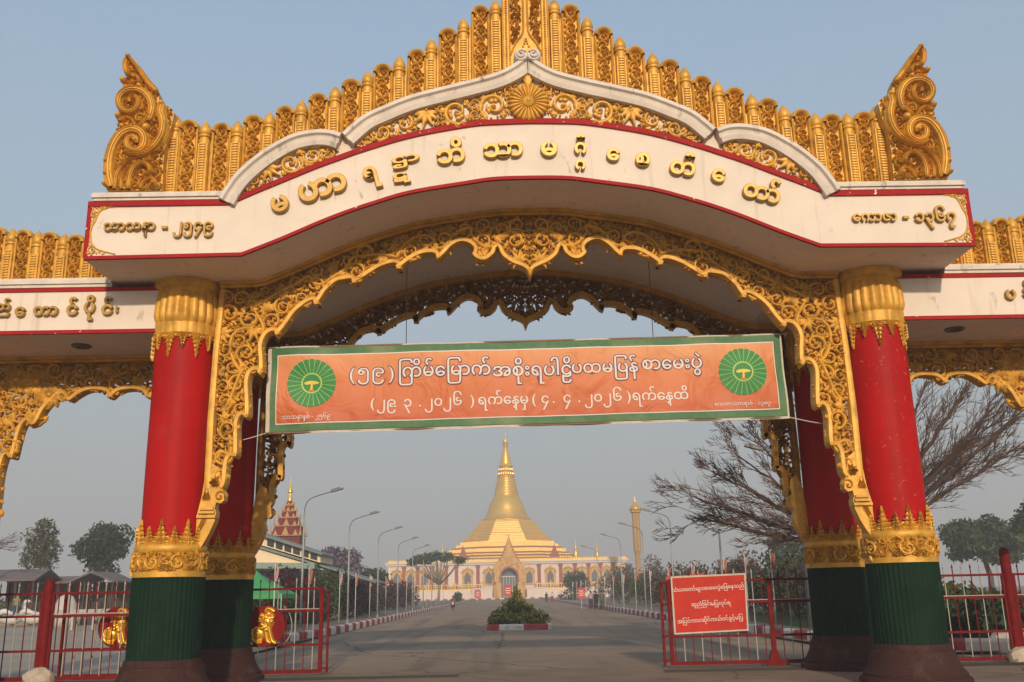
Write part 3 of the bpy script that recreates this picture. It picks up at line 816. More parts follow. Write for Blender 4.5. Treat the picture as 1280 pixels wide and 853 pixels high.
# ------------------------------------------------------------------ lettering
def text_data(s, size, off=0.0, ext=.02, bev=0.0, rot=0.0, align='CENTER', res=6):
    c = bpy.data.curves.new('t', 'FONT'); c.body = s; c.size = size; c.offset = off; c.extrude = ext
    c.bevel_depth = bev; c.bevel_resolution = 2; c.resolution_u = res; c.align_x = align
    o = bpy.data.objects.new('t', c); COL.objects.link(o)
    dg = bpy.context.evaluated_depsgraph_get()
    me = bpy.data.meshes.new_from_object(o.evaluated_get(dg))
    bpy.data.objects.remove(o); bpy.data.curves.remove(c)
    return me
def text_box(me):
    A = np.zeros(len(me.vertices)*3); me.vertices.foreach_get('co', A); A = A.reshape(-1, 3)
    return A.min(0), A.max(0)
def letters(name, s, cx, cz, Y, parent, m, height=None, width=None, off=0.0, ext=.02, bev=0.0, rot=0.0, size=1.0):
    """raised lettering centred on (cx, cz) of the upright plane Y, scaled to a height or width in metres"""
    me = text_data(s, size, off, ext, bev)
    lo, hi = text_box(me)
    k = (height/(hi[1]-lo[1])) if height else (width/(hi[0]-lo[0]))
    kx = (width/(hi[0]-lo[0])) if width else k
    mid = (lo+hi)/2
    me.transform(Matrix.Translation((cx, Y, cz)) @ Matrix.Rotation(-rot, 4, 'Y') @ Matrix.Rotation(PI/2, 4, 'X') @ Matrix.Diagonal((kx, k, 1, 1)) @ Matrix.Translation((-mid[0], -mid[1], 0)))
    me.name = name
    me.transform(world_of(parent).inverted())
    o = bpy.data.objects.new(name, me); COL.objects.link(o); o.parent = parent
    me.materials.clear(); me.materials.append(m)
    return o
# main title over the arch: (syllable, photo centre, photo height px)
for s, x, y, h, a in (('မ',351,257,23,22),('ဟာ',404,236.5,27,20),('ရ',466,224,31,14),('ဘိ',563,191,36,7),('သာ',629,190,21,3),('မ',686,188.5,22,0),('ေ',766,196,18,-4),('စ',803,202,19,-6),('တီ',853,207,33,-9),('ေ',897,222,19,-12),('တာ်',952,238,34,-16)):
    X, Z = at(x, y, 0)
    letters('raised_letter', s, X, Z, -.045, gate, GOLD_LETTER, height=h*.01525, off=.026, ext=.045, bev=.022, rot=math.radians(a))
for s, x, y, hp, wp_, a in (('ဌာ',508,204.5,17,36,10),('ဋ',502.5,225,15,22,10),('ဂီ',725,183,28,None,0),('ဂ',725,209,14,None,0)):
    X, Z = at(x, y, 0)
    letters('raised_letter', s, X, Z, -.045, gate, GOLD_LETTER, height=hp*.0153, width=wp_*.0153 if wp_ else None, off=.026, ext=.045, bev=.022, rot=math.radians(a))
for s, x, y, wpx in (('သာသနာ',163,288.5,64),('-',207,286,7),('၂၅၄၉',242.5,288.5,50),('ေကာဇာ',1092,273.5,56),('-',1131,273.5,7),('၁၃၆၇',1167.5,273,52)):
    X, Z = at(x, y, 0)
    letters('raised_letter', s, X, Z, -.04, gate, GOLD_LETTER, width=wpx*.0153, off=.022, ext=.03, bev=.016)

# ------------------------------------------------------------------ side gateways
CEIL = mat('ceiling_lamp_rim', (.10,.09,.08), rough=.5)
def side_gateway(s, label):
    YW0, YW1 = 1.4, 5.86
    g = empty('side_gateway', (s*10.4, 3.6, GZ), label, 'side gateway')
    x0, x1 = 8.482, 13.2
    ab = lambda a, b: ((s*(a+b)/2), abs(b-a))
    def bar(mb, a, b, z0, z1, y0, y1):
        c, wd = ab(a, b); mb.box((c, (y0+y1)/2, (z0+z1)/2), (wd, y1-y0, z1-z0))
    XI = 6.6                                 # runs in behind the main column, under the main beam
    mb = MB(); bar(mb, XI, x1, 6.795, 7.70, YW0, YW1)
    mb.build('beam', CREAM, g)
    mb = MB(); bar(mb, XI+.4, x1+.01, 7.655, 7.735, YW0-.03, YW0+.2); bar(mb, XI+.4, x1+.01, 6.775, 6.85, YW0-.014, YW0+.05)
    mb.build('red_trim', RED_TRIM, g)
    mb = MB(); bar(mb, x0+.0, x1+.03, 7.737, 7.80, YW0-.05, YW1); bar(mb, x0, x1+.06, 7.802, 7.88, YW0-.09, YW1); bar(mb, x0, x1+.04, 7.882, 7.93, YW0-.06, YW1)
    mb.build('cap_moulding', CAP, g)
    # crest of palings
    yc = 1.95; i = 0; x = 8.72
    mb = MB(); 
    xs = np.linspace(8.5, 13.1, 12)
    mb.strip([(s*q, 8.72+.10*(q-8.5)) for q in xs], [(s*q, 7.9) for q in xs], yc+.12, yc+.45); mb.build('crest_backing', GOLD_OLD, g)
    while x < 13.1:
        h = 9.02+.115*(x-8.7)-7.92
        if i%2 == 0: m_ = post_mesh(h, .11)
        else: m_ = panel_mesh(h-.03, .36, 300+i)
        m_.box((0, .09, h/2-.1), (.3, .1, h-.2))
        m_.v = [(p[0]+s*x, p[1]+yc, p[2]+7.92) for p in m_.v]
        m_.build('crest_post' if i%2 == 0 else 'crest_panel', GOLD, g, smooth=True, angle=45)
        x += .275; i += 1
    # outer column and pierced valance
    column(g, s*12.55, 3.6, RED_COL)
    YS = 3.46
    ipx = [(196,492),(191,499.5),(184,498),(181,493),(175,489.5),(165,488.5),(150,491),(141,498.5),(136,498),(134.5,491.5),(121,489),(110,490.5),(99,496),(90,502.5),(84.5,501),(80,494),(70,500),(58,513),(52,524),(46.4,532),(40.5,532.5),(35.5,527.5),(29,538),(25,552),(21,568),(18.5,574.5),(12.5,573),(9.5,570),(4,588),(1,605),(0,619),(-3,640),(-6,660)]
    inn = [(abs(a[0]), a[1]) for a in (at(q[0], q[1], YS) for q in ipx)]
    inn = [(7.3, inn[0][1]-.06),(7.9, inn[0][1]-.05)]+crom(inn, 3)
    reg = inn+[(11.92, inn[-1][1]),(11.94, 6.70),(7.3, 6.70)]
    fr = lambda u, v, q: (s*u, YS-q, v)
    mb = MB(); carve(mb, reg, (.19,.17,.15,.13,.11,.095,.08,.065,.05,.04,.03), 41, fr, .10, False, tries=3500, sep=.86, slack=.80, leaves=6)
    carve(mb, reg, (.23,.19,.155,.125,.10,.08,.065,.05,.04,.03), 91, lambda u, v, q: (s*u, YS+.10-q, v), .08, False, tries=3500, sep=.84, slack=.74, leaves=6)
    rg = random.Random(8)
    for c, r in (((10.75,6.25),.34),((10.45,5.95),.26),((11.2,6.3),.26)):
        for k in range(11):
            a = 2*PI*k/11; leaf(mb, (c[0]+.06*math.cos(a), c[1]+.06*math.sin(a)), a, r, .08, .5, .16, fr)
        dome(mb, c, .09, .2, fr)
    mb.build('pierced_valance', GOLD_OLD, g, smooth=True)
    mb = MB(); A = np.array(inn); T = np.gradient(A, axis=0); T /= np.linalg.norm(T, axis=1, keepdims=True)
    Nn = np.stack([-T[:,1], T[:,0]], 1); vs = []; sec = ((0,.16),(0,-.08),(.02,-.125),(.085,-.135),(.115,-.09),(.12,.16)); n = len(A)
    for i in range(n):
        for d, y in sec:
            q = A[i]+Nn[i]*d; vs.append((s*q[0], YS+y, q[1]))
    fs = [(i*6+k, i*6+(k+1)%6, i*6+6+(k+1)%6, i*6+6+k) for i in range(n-1) for k in range(6)]
    mb.add(vs, fs); mb.build('valance_rim', GOLD, g, smooth=True, angle=50)
    mb = MB(); bar(mb, 7.3, 12.0, 6.66, 6.793, YS-.14, YS+.2); bar(mb, 7.3, 12.0, 6.72, 6.792, YS-.22, YS-.141)
    mb.build('valance_cornice', GOLD_OLD, g)
    return g
sgL = side_gateway(-1, 'side gateway left of the main arch, lettered white beam over a pierced gold valance')
sgR = side_gateway(1, 'side gateway right of the main arch, white beam mostly blank, bare tree seen through it')
for g, x, y in ((sgL, 102, 432), (sgR, 1193, 411)):
    d = CF + CR*(x-640)/CAM_F - CU*(y-426.5)/CAM_F; t = (6.795-CAM_C[2])/d[2]; q = CAM_C+t*d
    mb = MB(); mb.lathe([(.10,.02),(.10,-.02),(.17,-.03),(.20,-.012),(.20,.02)], 24, c=(q[0], q[1], 6.78))
    o = mb.build('downlight', CEIL, g, smooth=True, angle=40)
    mb = MB(); mb.lathe([(.0,0),(.10,0)], 20, c=(q[0], q[1], 6.772), cap=False); mb.build('lens', mat('lamp_glass_dark', (.05,.045,.04), rough=.2), o)
for s, x, y, h in (('ည်',6.5,385.5,24),('ေ',27,391,13),('တာ',59,390,12.5),('င်',92.5,384,24),('ပို',113.5,386,33),('င်',136,383.5,24),('း',147.5,388,8)):
    X, Z = at(x, y, 1.4)
    letters('raised_letter', s, X, Z, 1.365, sgL, GOLD_LETTER, height=h*.0163, off=.026, ext=.035, bev=.02)
for s, x, y, h in (('ပ',1261.5,369.5,13.5),('ဒီ',1283,362,25)):
    X, Z = at(x, y, 1.4)
    letters('raised_letter', s, X, Z, 1.365, sgR, GOLD_LETTER, height=h*.0163, off=.026, ext=.035, bev=.02)

# ------------------------------------------------------------------ banner
YB = 1.95
BAN = bpy.data.materials.new('orange_banner_print'); BAN.use_nodes = True
def banner_mat(m):
    N = m.node_tree.nodes; L = m.node_tree.links; b = N['Principled BSDF']
    tc = N.new('ShaderNodeTexCoord'); sp = N.new('ShaderNodeSeparateXYZ'); L.new(tc.outputs['Object'], sp.inputs[0])
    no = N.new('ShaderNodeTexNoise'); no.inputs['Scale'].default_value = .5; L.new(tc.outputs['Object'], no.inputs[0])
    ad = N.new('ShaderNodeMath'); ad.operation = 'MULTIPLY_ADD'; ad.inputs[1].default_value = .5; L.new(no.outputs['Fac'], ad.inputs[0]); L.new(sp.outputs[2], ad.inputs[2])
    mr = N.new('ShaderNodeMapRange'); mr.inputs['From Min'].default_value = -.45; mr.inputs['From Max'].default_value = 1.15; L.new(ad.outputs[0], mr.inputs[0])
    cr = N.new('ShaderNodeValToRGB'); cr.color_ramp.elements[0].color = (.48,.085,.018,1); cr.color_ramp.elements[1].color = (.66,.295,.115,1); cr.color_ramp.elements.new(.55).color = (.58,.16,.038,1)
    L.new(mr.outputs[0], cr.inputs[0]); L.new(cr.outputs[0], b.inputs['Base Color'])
    b.inputs['Roughness'].default_value = .55
    n2 = N.new('ShaderNodeTexNoise'); n2.inputs['Scale'].default_value = 1.4; n2.inputs['Distortion'].default_value = 1.5; L.new(tc.outputs['Object'], n2.inputs[0])
    bp = N.new('ShaderNodeBump'); bp.inputs['Strength'].default_value = .4; bp.inputs['Distance'].default_value = .15; L.new(n2.outputs['Fac'], bp.inputs['Height']); L.new(bp.outputs[0], b.inputs['Normal'])
banner_mat(BAN)
BGREEN = mat('banner_green_border', (.055,.165,.055), rough=.6, var=.35, scale=9, col2=(.03,.11,.04))
overlay(BGREEN, (.22,.25,.09), .52, .70, .9, amount=.6)
BWHITE = mat('banner_white_cloth', (.55,.49,.41), rough=.8)
INKW = mat('white_ink', (.68,.63,.58), rough=.6, var=.03)
INKP = mat('purple_ink', (.10,.028,.10), rough=.6, var=.05)
LEAFG = mat('emblem_green', (.018,.21,.045), rough=.6, var=.12)
LIME = mat('emblem_lime', (.36,.52,.10), rough=.55, var=.1)
YEL = mat('emblem_yellow', (.72,.50,.04), rough=.55, var=.1)
ORG = mat('emblem_orange', (.70,.16,.03), rough=.55, var=.1)
bc = at(657, 479.5, YB)
ban = empty('banner', (bc[0], YB, bc[1]), 'long orange cloth banner with green border and two green round emblems hanging under the arch', 'banner')
K = [at(*q, YB) for q in ((337,435),(975,418),(986,521),(333,541))]
def bpos(u, v):                             # u 0..1 left-right, v 0..1 bottom-top
    tl, tr, br, bl = [np.array(q) for q in K]
    p = (bl*(1-u)+br*u)*(1-v)+(tl*(1-u)+tr*u)*v
    return float(p[0]), float(p[1])
def bwave(x, z): return .02*math.exp(-((z-5.75)/.55)**2)*math.sin(x*1.1)+.018*math.sin((x+z*1.6)*3.1)*math.exp(-((abs(x)-5.0)/1.1)**2)*1.6+.018*math.sin(x*2.1+z*1.3)+.012*math.sin(x*5.3-z*2.2)+.01*math.sin(z*4+x)
def bpatch(name, u0, u1, v0, v1, m, dy, nu=90, nv=14, thick=0):
    mb = MB(); vs = []; fs = []
    for j in range(nv+1):
        for i in range(nu+1):
            x, z = bpos(u0+(u1-u0)*i/nu, v0+(v1-v0)*j/nv); vs.append((x, YB+bwave(x, z)+dy, z))
    for j in range(nv):
        for i in range(nu):
            a = j*(nu+1)+i; fs.append((a, a+1, a+nu+2, a+nu+1))
    mb.add(vs, fs); return mb.build(name, m, ban, smooth=True)
bpatch('backing', -.004, 1.002, -.02, 1.012, BWHITE, .035)
bpatch('border', .004, .998, .012, .992, BGREEN, .012)
bpatch('hem_line', .0155, .9845, .092, .908, INKW, .006)
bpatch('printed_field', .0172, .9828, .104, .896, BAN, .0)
for q, (tx, tz_) in ((K[0],(-6.5,7.05)),(K[1],(6.5,7.05)),(K[2],(6.5,4.75)),(K[3],(-6.5,4.6))):
    mb = MB(); mb.tube(crom([(q[0], YB+.04, q[1]), ((q[0]+tx)/2, YB+.05, (q[1]+tz_)/2-.05), (tx, YB, tz_)], 5), .010, 5); mb.build('tie_rope', BWHITE, ban)
mb = MB()
for v in (-.005,):
    pts = [bpos(u, v) for u in np.linspace(-.003, 1.002, 40)]
    mb.tube([(x, YB+.05, z) for x, z in pts], .022, 6)
pts = [bpos(u, 1.004) for u in np.linspace(-.003, 1.002, 40)]; mb.tube([(x, YB+.05, z) for x, z in pts], .022, 6)
mb.build('batten', mat('bamboo_batten', (.22,.12,.06), rough=.7), ban, smooth=True)
btilt = math.atan2(K[1][1]-K[0][1], K[1][0]-K[0][0])
def btext(name, s, cxp, cyp, wpx, hpx, m, off, dy, rot=None, parent=None):
    X, Z = at(cxp, cyp, YB)
    o = letters(name, s, X, Z, YB+dy, parent or ban, m, height=hpx*.01655 if hpx else None, width=wpx*.01655, off=off, ext=.0015, rot=btilt if rot is None else rot)
    A = o.data
    for v in A.vertices:
        wx, wz = v.co.x+ban.location.x, v.co.z+ban.location.z
        v.co.y += bwave(wx, wz)
    return o
L1 = [('(',440.5,470,6,21),('၅၉',463.5,470,32,21),(')',489,468.5,6,21),('ြကိမ်ေြမာက်',556,464,113,None),('အစိုးရပါဠိ',665,463.5,97,None),('ပထမြပန်',756,460,82,None),('စာေမးပွဲ',840,456,74,None)]
for s, x, y, wp_, hp in L1:
    sm_ = hp is not None
    btext('title_outline', s, x, y, wp_+2.6, hp+2.6 if sm_ else None, INKP, .032 if sm_ else .055, -.010)
    btext('title_text', s, x, y, wp_, hp, INKW, .002 if sm_ else .008, -.016)
_lo, _hi = text_box(text_data('ရက်ေန့ထိ', 1.0, .006, .0015)); KD = 69*.01655/(_hi[0]-_lo[0])
def bline(name, s, xl, m, off, dy, k, y0=507.6, x0=545):
    X, Z = at(xl, y0-(xl-x0)*.0267, YB)
    me = text_data(s, 1.0, off, .0015); lo, hi = text_box(me)
    me.transform(Matrix.Translation((X, YB+dy, Z)) @ Matrix.Rotation(-btilt, 4, 'Y') @ Matrix.Rotation(PI/2, 4, 'X') @ Matrix.Diagonal((k, k, 1, 1)) @ Matrix.Translation((-lo[0], 0, 0)))
    for v in me.vertices: v.co.y += bwave(v.co.x, v.co.z)
    me.name = name; me.transform(world_of(ban).inverted()); o = bpy.data.objects.new(name, me); COL.objects.link(o); o.parent = ban; me.materials.clear(); me.materials.append(m)
for s, x in (('(',463.5),('၂၉',471.5),('.',493),('၃',505),('.',524),('၂၀၂၆',531),(')',588),('ရက်ေန့မှ',598),('(',665.5),('၄',677),('.',691),('၄',704.5),('.',723),('၂၀၂၆',731),(')',783.5),('ရက်ေန့ထိ',790.5)):
    bline('date_text', s, x, INKW, .008, -.013, KD)
btext('year_text', 'သာသနာနှစ် - ၂၅၆၉', 383, 521.5, 60, None, INKW, .004, -.013)
btext('year_text', 'ေကာဇာသက္ကရာဇ် - ၁၃၈၇'.replace('္က',''), 928, 505, 68, None, INKW, .004, -.013)
def emblem(cx, cy, rpx):
    X, Z = at(cx, cy, YB); R = rpx*.01655
    fr = lambda u, v, q: (X+u, YB-.004-q+bwave(X+u, Z+v), Z+v)
    def disc(mb, r, q, n=48, sc=0):
        vs = [fr(0,0,q)]; fs = [(0,1+k,1+(k+1)%n) for k in range(n)]
        for j, t in enumerate((.25,.5,.75,1)):
            for k in range(n):
                e_ = 1+sc*abs(math.cos(k*PI*24/n)) if t == 1 else 1
                vs.append(fr(r*t*e_*math.cos(2*PI*k/n), r*t*e_*math.sin(2*PI*k/n), q))
        for j in range(3): fs += [(1+j*n+k, 1+(j+1)*n+k, 1+(j+1)*n+(k+1)%n, 1+j*n+(k+1)%n) for k in range(n)]
        mb.add(vs, fs)
    mb = MB(); disc(mb, R*.95, .006, 144, .05); e = mb.build('emblem', LIME, ban)
    mb = MB()
    for k in range(24):
        a = 2*PI*k/24; c, s_ = math.cos(a), math.sin(a); pts = []
        for t in np.linspace(.42, .93, 8): pts.append((t, .13*t*.93-.004))
        prof = [(t*R, w_*R) for t, w_ in pts]; cap_ = [(R*(.93+.06*math.sin(q)), R*.117*math.cos(q)) for q in np.linspace(.2, PI-.2, 6)]
        loop = [(t, -w_) for t, w_ in prof]+[(t, -w_) for t, w_ in cap_]+[(t, w_) for t, w_ in prof[::-1]]
        mb.add([fr(t*c-w_*s_, t*s_+w_*c, .010) for t, w_ in loop], [tuple(range(len(loop)))])
    mb.build('petals', LEAFG, e)
    mb = MB(); disc(mb, R*.36, .010); mb.build('centre_disc', LEAFG, e)
    mb = MB()
    loop = crom([(-.30,.0),(-.18,.07),(0,.09),(.2,.06),(.31,-.01),(.1,-.06),(.05,-.05),(.04,-.24),(-.05,-.24),(-.04,-.05),(-.2,-.07)], 4, True)
    mb.add([fr(u*R, v*R, .016) for u, v in loop], [tuple(range(len(loop)))])
    mb.build('tree_mark', YEL, e)
    mb = MB(); mb.add([fr(u*R, v*R, .016) for u, v in ((-.12,-.34),(.12,-.34),(.06,-.25),(-.06,-.25))], [(0,1,2,3)]); mb.build('base_mark', ORG, e)
emblem(389.5, 479, 30.5); emblem(928, 465, 30)
for x, y0, y1 in ((507.5,431,392),(817,423,393)):
    X, Z0 = at(x, y0, YB); _, Z1 = at(x, y1, YB)
    mb = MB(); mb.tube([(X, YB+.05, Z0-.05),(X, YB+.05, bz(X)+.02)], .008, 5)
    mb.build('hanging_wire', DARKPIPE, ban)
# ------------------------------------------------------------------ sliding gates and fence
RED_IRON = mat('red_iron_paint', (.17,.008,.009), rough=.65, var=.3, scale=6, bump=.1, bscale=40, spec=.12)
overlay(RED_IRON, (.10,.03,.02), .6, .75, 5.0, amount=.7)
WHITE_IRON = mat('white_iron_paint', (.40,.355,.30), rough=.7, spec=.15, var=.15, scale=5)
GZB, GZT = GZ+.10, 1.95
def bars(x0, x1, step, Y, z0, z1, alt=0):
    red, wht = MB(), MB(); x = x0+step*.6; i = alt
    while x < x1-.03:
        m_ = red if i%2 == 0 else wht
        m_.box((x, Y, (z0+z1)/2), (.02, .02, z1-z0))
        m_.lathe([(.011,0),(.026,.03),(.002,.12)], 6, c=(x, Y, z1))
        x += step; i += 1
    return red, wht
def fence_panel(root, x0, x1, Y, depth=.05, rails=(GZB,.50,1.27,1.78), post=()):
    mb = MB()
    for z in rails: mb.box(((x0+x1)/2, Y, z), (x1-x0, depth, .052 if z != rails[0] else .085))
    for x, wd in post: mb.box((x, Y, (GZB+1.78)/2), (wd, depth*1.3, 1.78-GZB+.06))
    mb.build('frame', RED_IRON, root)
    r, w_ = bars(x0, x1, .215, Y+.002, GZB, 1.93)
    r.build('red_bars', RED_IRON, root); w_.build('white_bars', WHITE_IRON, root)
    mb = MB(); x = x0+.1
    mb.box(((x0+x1)/2, Y-.01, 1.315), (x1-x0, .02, .02)); mb.build('white_line', WHITE_IRON, root)

YG = 6.55
def medallion(root, cx, cz, Y, r=.47):
    mb = MB(); mb.lathe([(.01,0),(r*.9,0),(r,.02),(r,.06),(.01,.06)], 40)
    mb.v = [(cx+p[0], Y-.06+p[2]*-1, cz+p[1]) for p in mb.v]
    d = mb.build('medallion', mat('medallion_red', (.20,.006,.008), rough=.6, var=.2, spec=.12), root, smooth=True, angle=40)
    # sitting temple lion in relief: body, chest, mane, head, legs, curled tail
    mb = MB(); k = r/.37; fr = lambda u, v, q: (cx+u*k, Y-.12-q, cz+v*k)
    def blob(u, v, ru, rv, h, b=0):
        n = 14; vs = [fr(u, v, b+h)]
        for j, (q, hh) in enumerate(((.55,.85),(.85,.5),(1,0))):
            vs += [fr(u+ru*q*math.cos(2*PI*i/n), v+rv*q*math.sin(2*PI*i/n), b+h*hh) for i in range(n)]
        fs = [(0,1+i,1+(i+1)%n) for i in range(n)]
        for j in range(2): fs += [(1+j*n+i, 1+(j+1)*n+i, 1+(j+1)*n+(i+1)%n, 1+j*n+(i+1)%n) for i in range(n)]
        mb.add(vs, fs)
    blob(-.13,-.13,.15,.13,.07); blob(.02,.0,.11,.19,.07); blob(.04,.08,.13,.13,.09)
    blob(.06,.22,.085,.075,.10); blob(.13,.20,.05,.04,.10)
    ribbon(mb, crom([(.00,.26),(.03,.32),(.12,.30),(.17,.26)], 5), [.03]*16, [.1]*16, fr)
    ribbon(mb, crom([(.07,.0),(.11,-.14),(.15,-.26),(.22,-.30)], 5), [.04]*16, [.09]*16, fr)
    ribbon(mb, crom([(.0,-.02),(.03,-.14),(.06,-.26),(.13,-.29)], 5), [.045]*16, [.08]*16, fr)
    ribbon(mb, crom([(-.24,-.1),(-.22,-.22),(-.13,-.28),(-.03,-.28)], 5), [.04]*16, [.08]*16, fr)
    scroll(mb, (-.14,-.12), .10, 2, 1, .10, fr, random.Random(1), turns=1.2, leaves=2, wfac=.3)
    rg = random.Random(6)
    for i in range(26):
        a = rg.uniform(0, 2*PI); q = rg.uniform(.3, 1)
        leaf(mb, (.03+.10*q*math.cos(a), .09+.12*q*math.sin(a)), a-.5, .09, .02, rg.uniform(-1,1), .10, fr, n=5, base=.05)
    mb.build('lion_relief', mat('medallion_gold', (.75,.40,.04), rough=.3, metal=.5, var=.2), d, smooth=True)
    mb = MB()
    for a0, a1 in ((2.3,4.0),(-.85,.85)):
        mb.tube([(cx+(r+.13)*math.cos(a), Y+.01, cz+(r+.13)*math.sin(a)) for a in np.linspace(a0, a1, 12)], .012, 6)
    mb.build('scroll_bar', WHITE_IRON, root, smooth=True)
# left leaf (rolled aside behind the left columns)
xl0, xl1 = at(205,780,YG)[0]-2.4, at(404,780,YG)[0]
gl = empty('sliding_gate', ((xl0+xl1)/2, YG, GZ), 'red sliding gate leaf with two lion medallions, behind the left columns', 'gate')
fence_panel(gl, xl0, xl1, YG, post=((xl0+.03,.06),(xl1-.05,.09)))
mb = MB(); mb.box((xl1+.10, YG+.09, (GZB+1.68)/2), (.05,.05,1.68-GZB+.1))
for z in (GZB+.06,.52,1.25,1.70): mb.box((xl1+.05, YG+.05, z), (.13,.11,.04))
mb.build('end_guide', RED_IRON, gl)
medallion(gl, *at(333,783,YG), YG); medallion(gl, *at(150,784,YG), YG)
# right leaf
xr0, xr1 = at(836,780,YG)[0], at(1180,780,YG)[0]
gr = empty('sliding_gate', ((xr0+xr1)/2, YG, GZ), 'red sliding gate leaf carrying a red notice, behind the right columns', 'gate')
xm = at(965,780,YG)[0]
fence_panel(gr, xr0, xr1, YG, post=((xr0+.04,.09),(xm,.11),(xr1-.04,.07)))
mb = MB(); mb.box((xr0-.13, YG+.09, (GZB+1.70)/2), (.06,.06,1.70-GZB+.12))
for z in (GZB+.06,.52,1.25,1.74): mb.box((xr0-.06, YG+.05, z), (.15,.11,.05))
mb.build('end_guide', RED_IRON, gr)
mb = MB(); mb.prism([(xm-.22,GZ+.02),(xm+.22,GZ+.02),(xm+.14,GZ+.14),(xm+.07,GZ+.34),(xm-.07,GZ+.34),(xm-.14,GZ+.14)], YG-.06, YG+.06)
o = mb.build('wheel_foot', RED_IRON, gr)
mb = MB()
for dx in (-.3, .3):
    mb.lathe([(.01,-.02),(.075,-.02),(.075,.02),(.01,.02)], 20); k = len(mb.v)-80
    for i in range(k, len(mb.v)):
        p = mb.v[i]; mb.v[i] = (xm+dx*.9+p[0], YG+p[2], GZ+.085+p[1])
mb.build('wheel', DARKPIPE, gr)
# notice
SIGN = mat('red_notice_vinyl', (.52,.024,.010), rough=.5, spec=.2, var=.2, scale=3, bump=.25, bscale=3)
YS_ = YG-.10
nc = at(887, 757.5, YS_)
no_ = empty('notice', (nc[0], YS_, nc[1]), 'bright red notice with white Burmese lettering hung on the right gate leaf', 'sign')
C4 = [at(*q, YS_) for q in ((838,721),(932,716.5),(936,788.5),(843,793.5))]
def quad(name, ins, m, dy, par):
    c = np.mean(C4, 0); P = [tuple(c+(np.array(q)-c)*(1-ins*np.array((1,1.3)))) for q in C4]
    mb = MB(); mb.prism(P, YS_+dy, YS_+dy+.02); return mb.build(name, m, par)
quad('backing_cloth', 0, BWHITE, .0, no_); quad('red_face', .045, SIGN, -.012, no_)
nt_ = math.radians(2.6)
for s, x, y, wp_ in (('သံဃာေတာ်များစာေမးပွဲေြဖေနသည်',885,735.5,84),('ဆူညံြခင်း',876.5,755.5,23),('မြပုလုပ်ရ',901,754.5,23),('အြပင်ကား/ဆိုင်ကယ်ဝင်ခွင့်မြပု',887.5,775,76)):
    X, Z = at(x, y, YS_)
    letters('notice_text', s, X, Z, YS_-.0165, no_, INKW, width=wp_*.0206, off=.008, ext=.0015, rot=nt_)
# second notice, on the far side of the same leaf
mb = MB(); P = [at(*q, YG+.09) for q in ((832,721),(880,717),(884,747),(832,748))]; mb.prism(P, YG+.08, YG+.10)
nb = mb.build('notice', mat('notice_red_faded', (.45,.03,.02), rough=.5), None)
tag(nb, 'half hidden second red notice behind the bright one', 'sign')
# fixed fence left and right
def fixed_fence(s, xa, xb, label, postpx, postpy):
    Y = YG-.5
    f = empty('fence', ((xa+xb)/2, Y, GZ), label, 'fence')
    fence_panel(f, min(xa,xb), max(xa,xb), Y, post=((xa,.07),(xb,.07)))
    return f
YP = 6.05
pl = at(58, 775, YP)[0]; pr = at(1265, 760, YP)[0]
fixed_fence(-1, pl-.0+.12, pl+4.2, 'red and white railing between the left fence post and the left columns', 0, 0)
fixed_fence(-1, pl-7.5, pl-.13, 'red and white railing left of the left fence post', 0, 0)
fixed_fence(1, pr-4.0, pr-.12, 'red and white railing between the right columns and the right fence post', 0, 0)
fixed_fence(1, pr+.13, pr+7.5, 'red and white railing right of the right fence post', 0, 0)
STONE = mat('pale_rough_stone', (.50,.42,.33), rough=.9, var=.25, scale=7, bump=.5, bscale=14)
for x, zt_, lab in ((pl, 2.12, 'thick round red fence post left of the gateway with pale stone at its foot'), (pr, 2.42, 'thick round red fence post at the right edge with pale stone at its foot')):
    mb = MB(); mb.lathe([(.115,GZ-.02),(.115,zt_-.14),(.10,zt_-.06),(.06,zt_-.015),(.005,zt_)], 20, c=(x, YP, 0), cap=False)
    p = mb.build('fence_post', RED_IRON, None, smooth=True, angle=60); tag(p, lab, 'post')
    rg = random.Random(int(x*10)); mb = MB(); mb.ball((x+.02, YP-.12, GZ+.10), (.36,.26,.24), 14, 8)
    mb.v = [(p_[0]+rg.uniform(-.03,.03), p_[1]+rg.uniform(-.03,.03), p_[2]+rg.uniform(-.03,.03)) for p_ in mb.v]
    st = mb.build('stone', STONE, None, smooth=True, angle=30)
    tag(st, 'pale lump of stone at the foot of the %s fence post' % ('left' if x < 0 else 'right'), 'stone')
# ------------------------------------------------------------------ vegetation
BARK = mat('grey_brown_bark', (.10,.075,.055), rough=.9, var=.4, scale=8, bump=.4, bscale=25)
BARK_RED = mat('reddish_bare_wood', (.105,.058,.040), rough=.9, var=.3, scale=3)
BARK_PALE = mat('pale_bark', (.24,.20,.165), rough=.9, var=.3, scale=6)
def leafmat(name, c, c2, island=.45):
    m = mat(name, c, rough=.65, col2=c2, scale=.9, island=island, spec=.2); return m
LF = {'dark': leafmat('dark_green_leaves', (.040,.062,.024), (.018,.030,.014)),
      'mid': leafmat('mid_green_leaves', (.062,.085,.026), (.030,.045,.016)),
      'olive': leafmat('olive_dry_leaves', (.10,.088,.034), (.045,.045,.020)),
      'bush': leafmat('median_bush_leaves', (.27,.24,.06), (.12,.12,.035)),
      'wine': leafmat('burgundy_leaves', (.065,.020,.028), (.030,.016,.018)),
      'purple': leafmat('purple_blossom', (.17,.12,.18), (.09,.065,.09)),
      'brown': leafmat('dry_brown_leaves', (.12,.078,.050), (.055,.042,.026)),
      'flower': leafmat('orange_pink_blossom', (.34,.10,.07), (.10,.08,.03))}
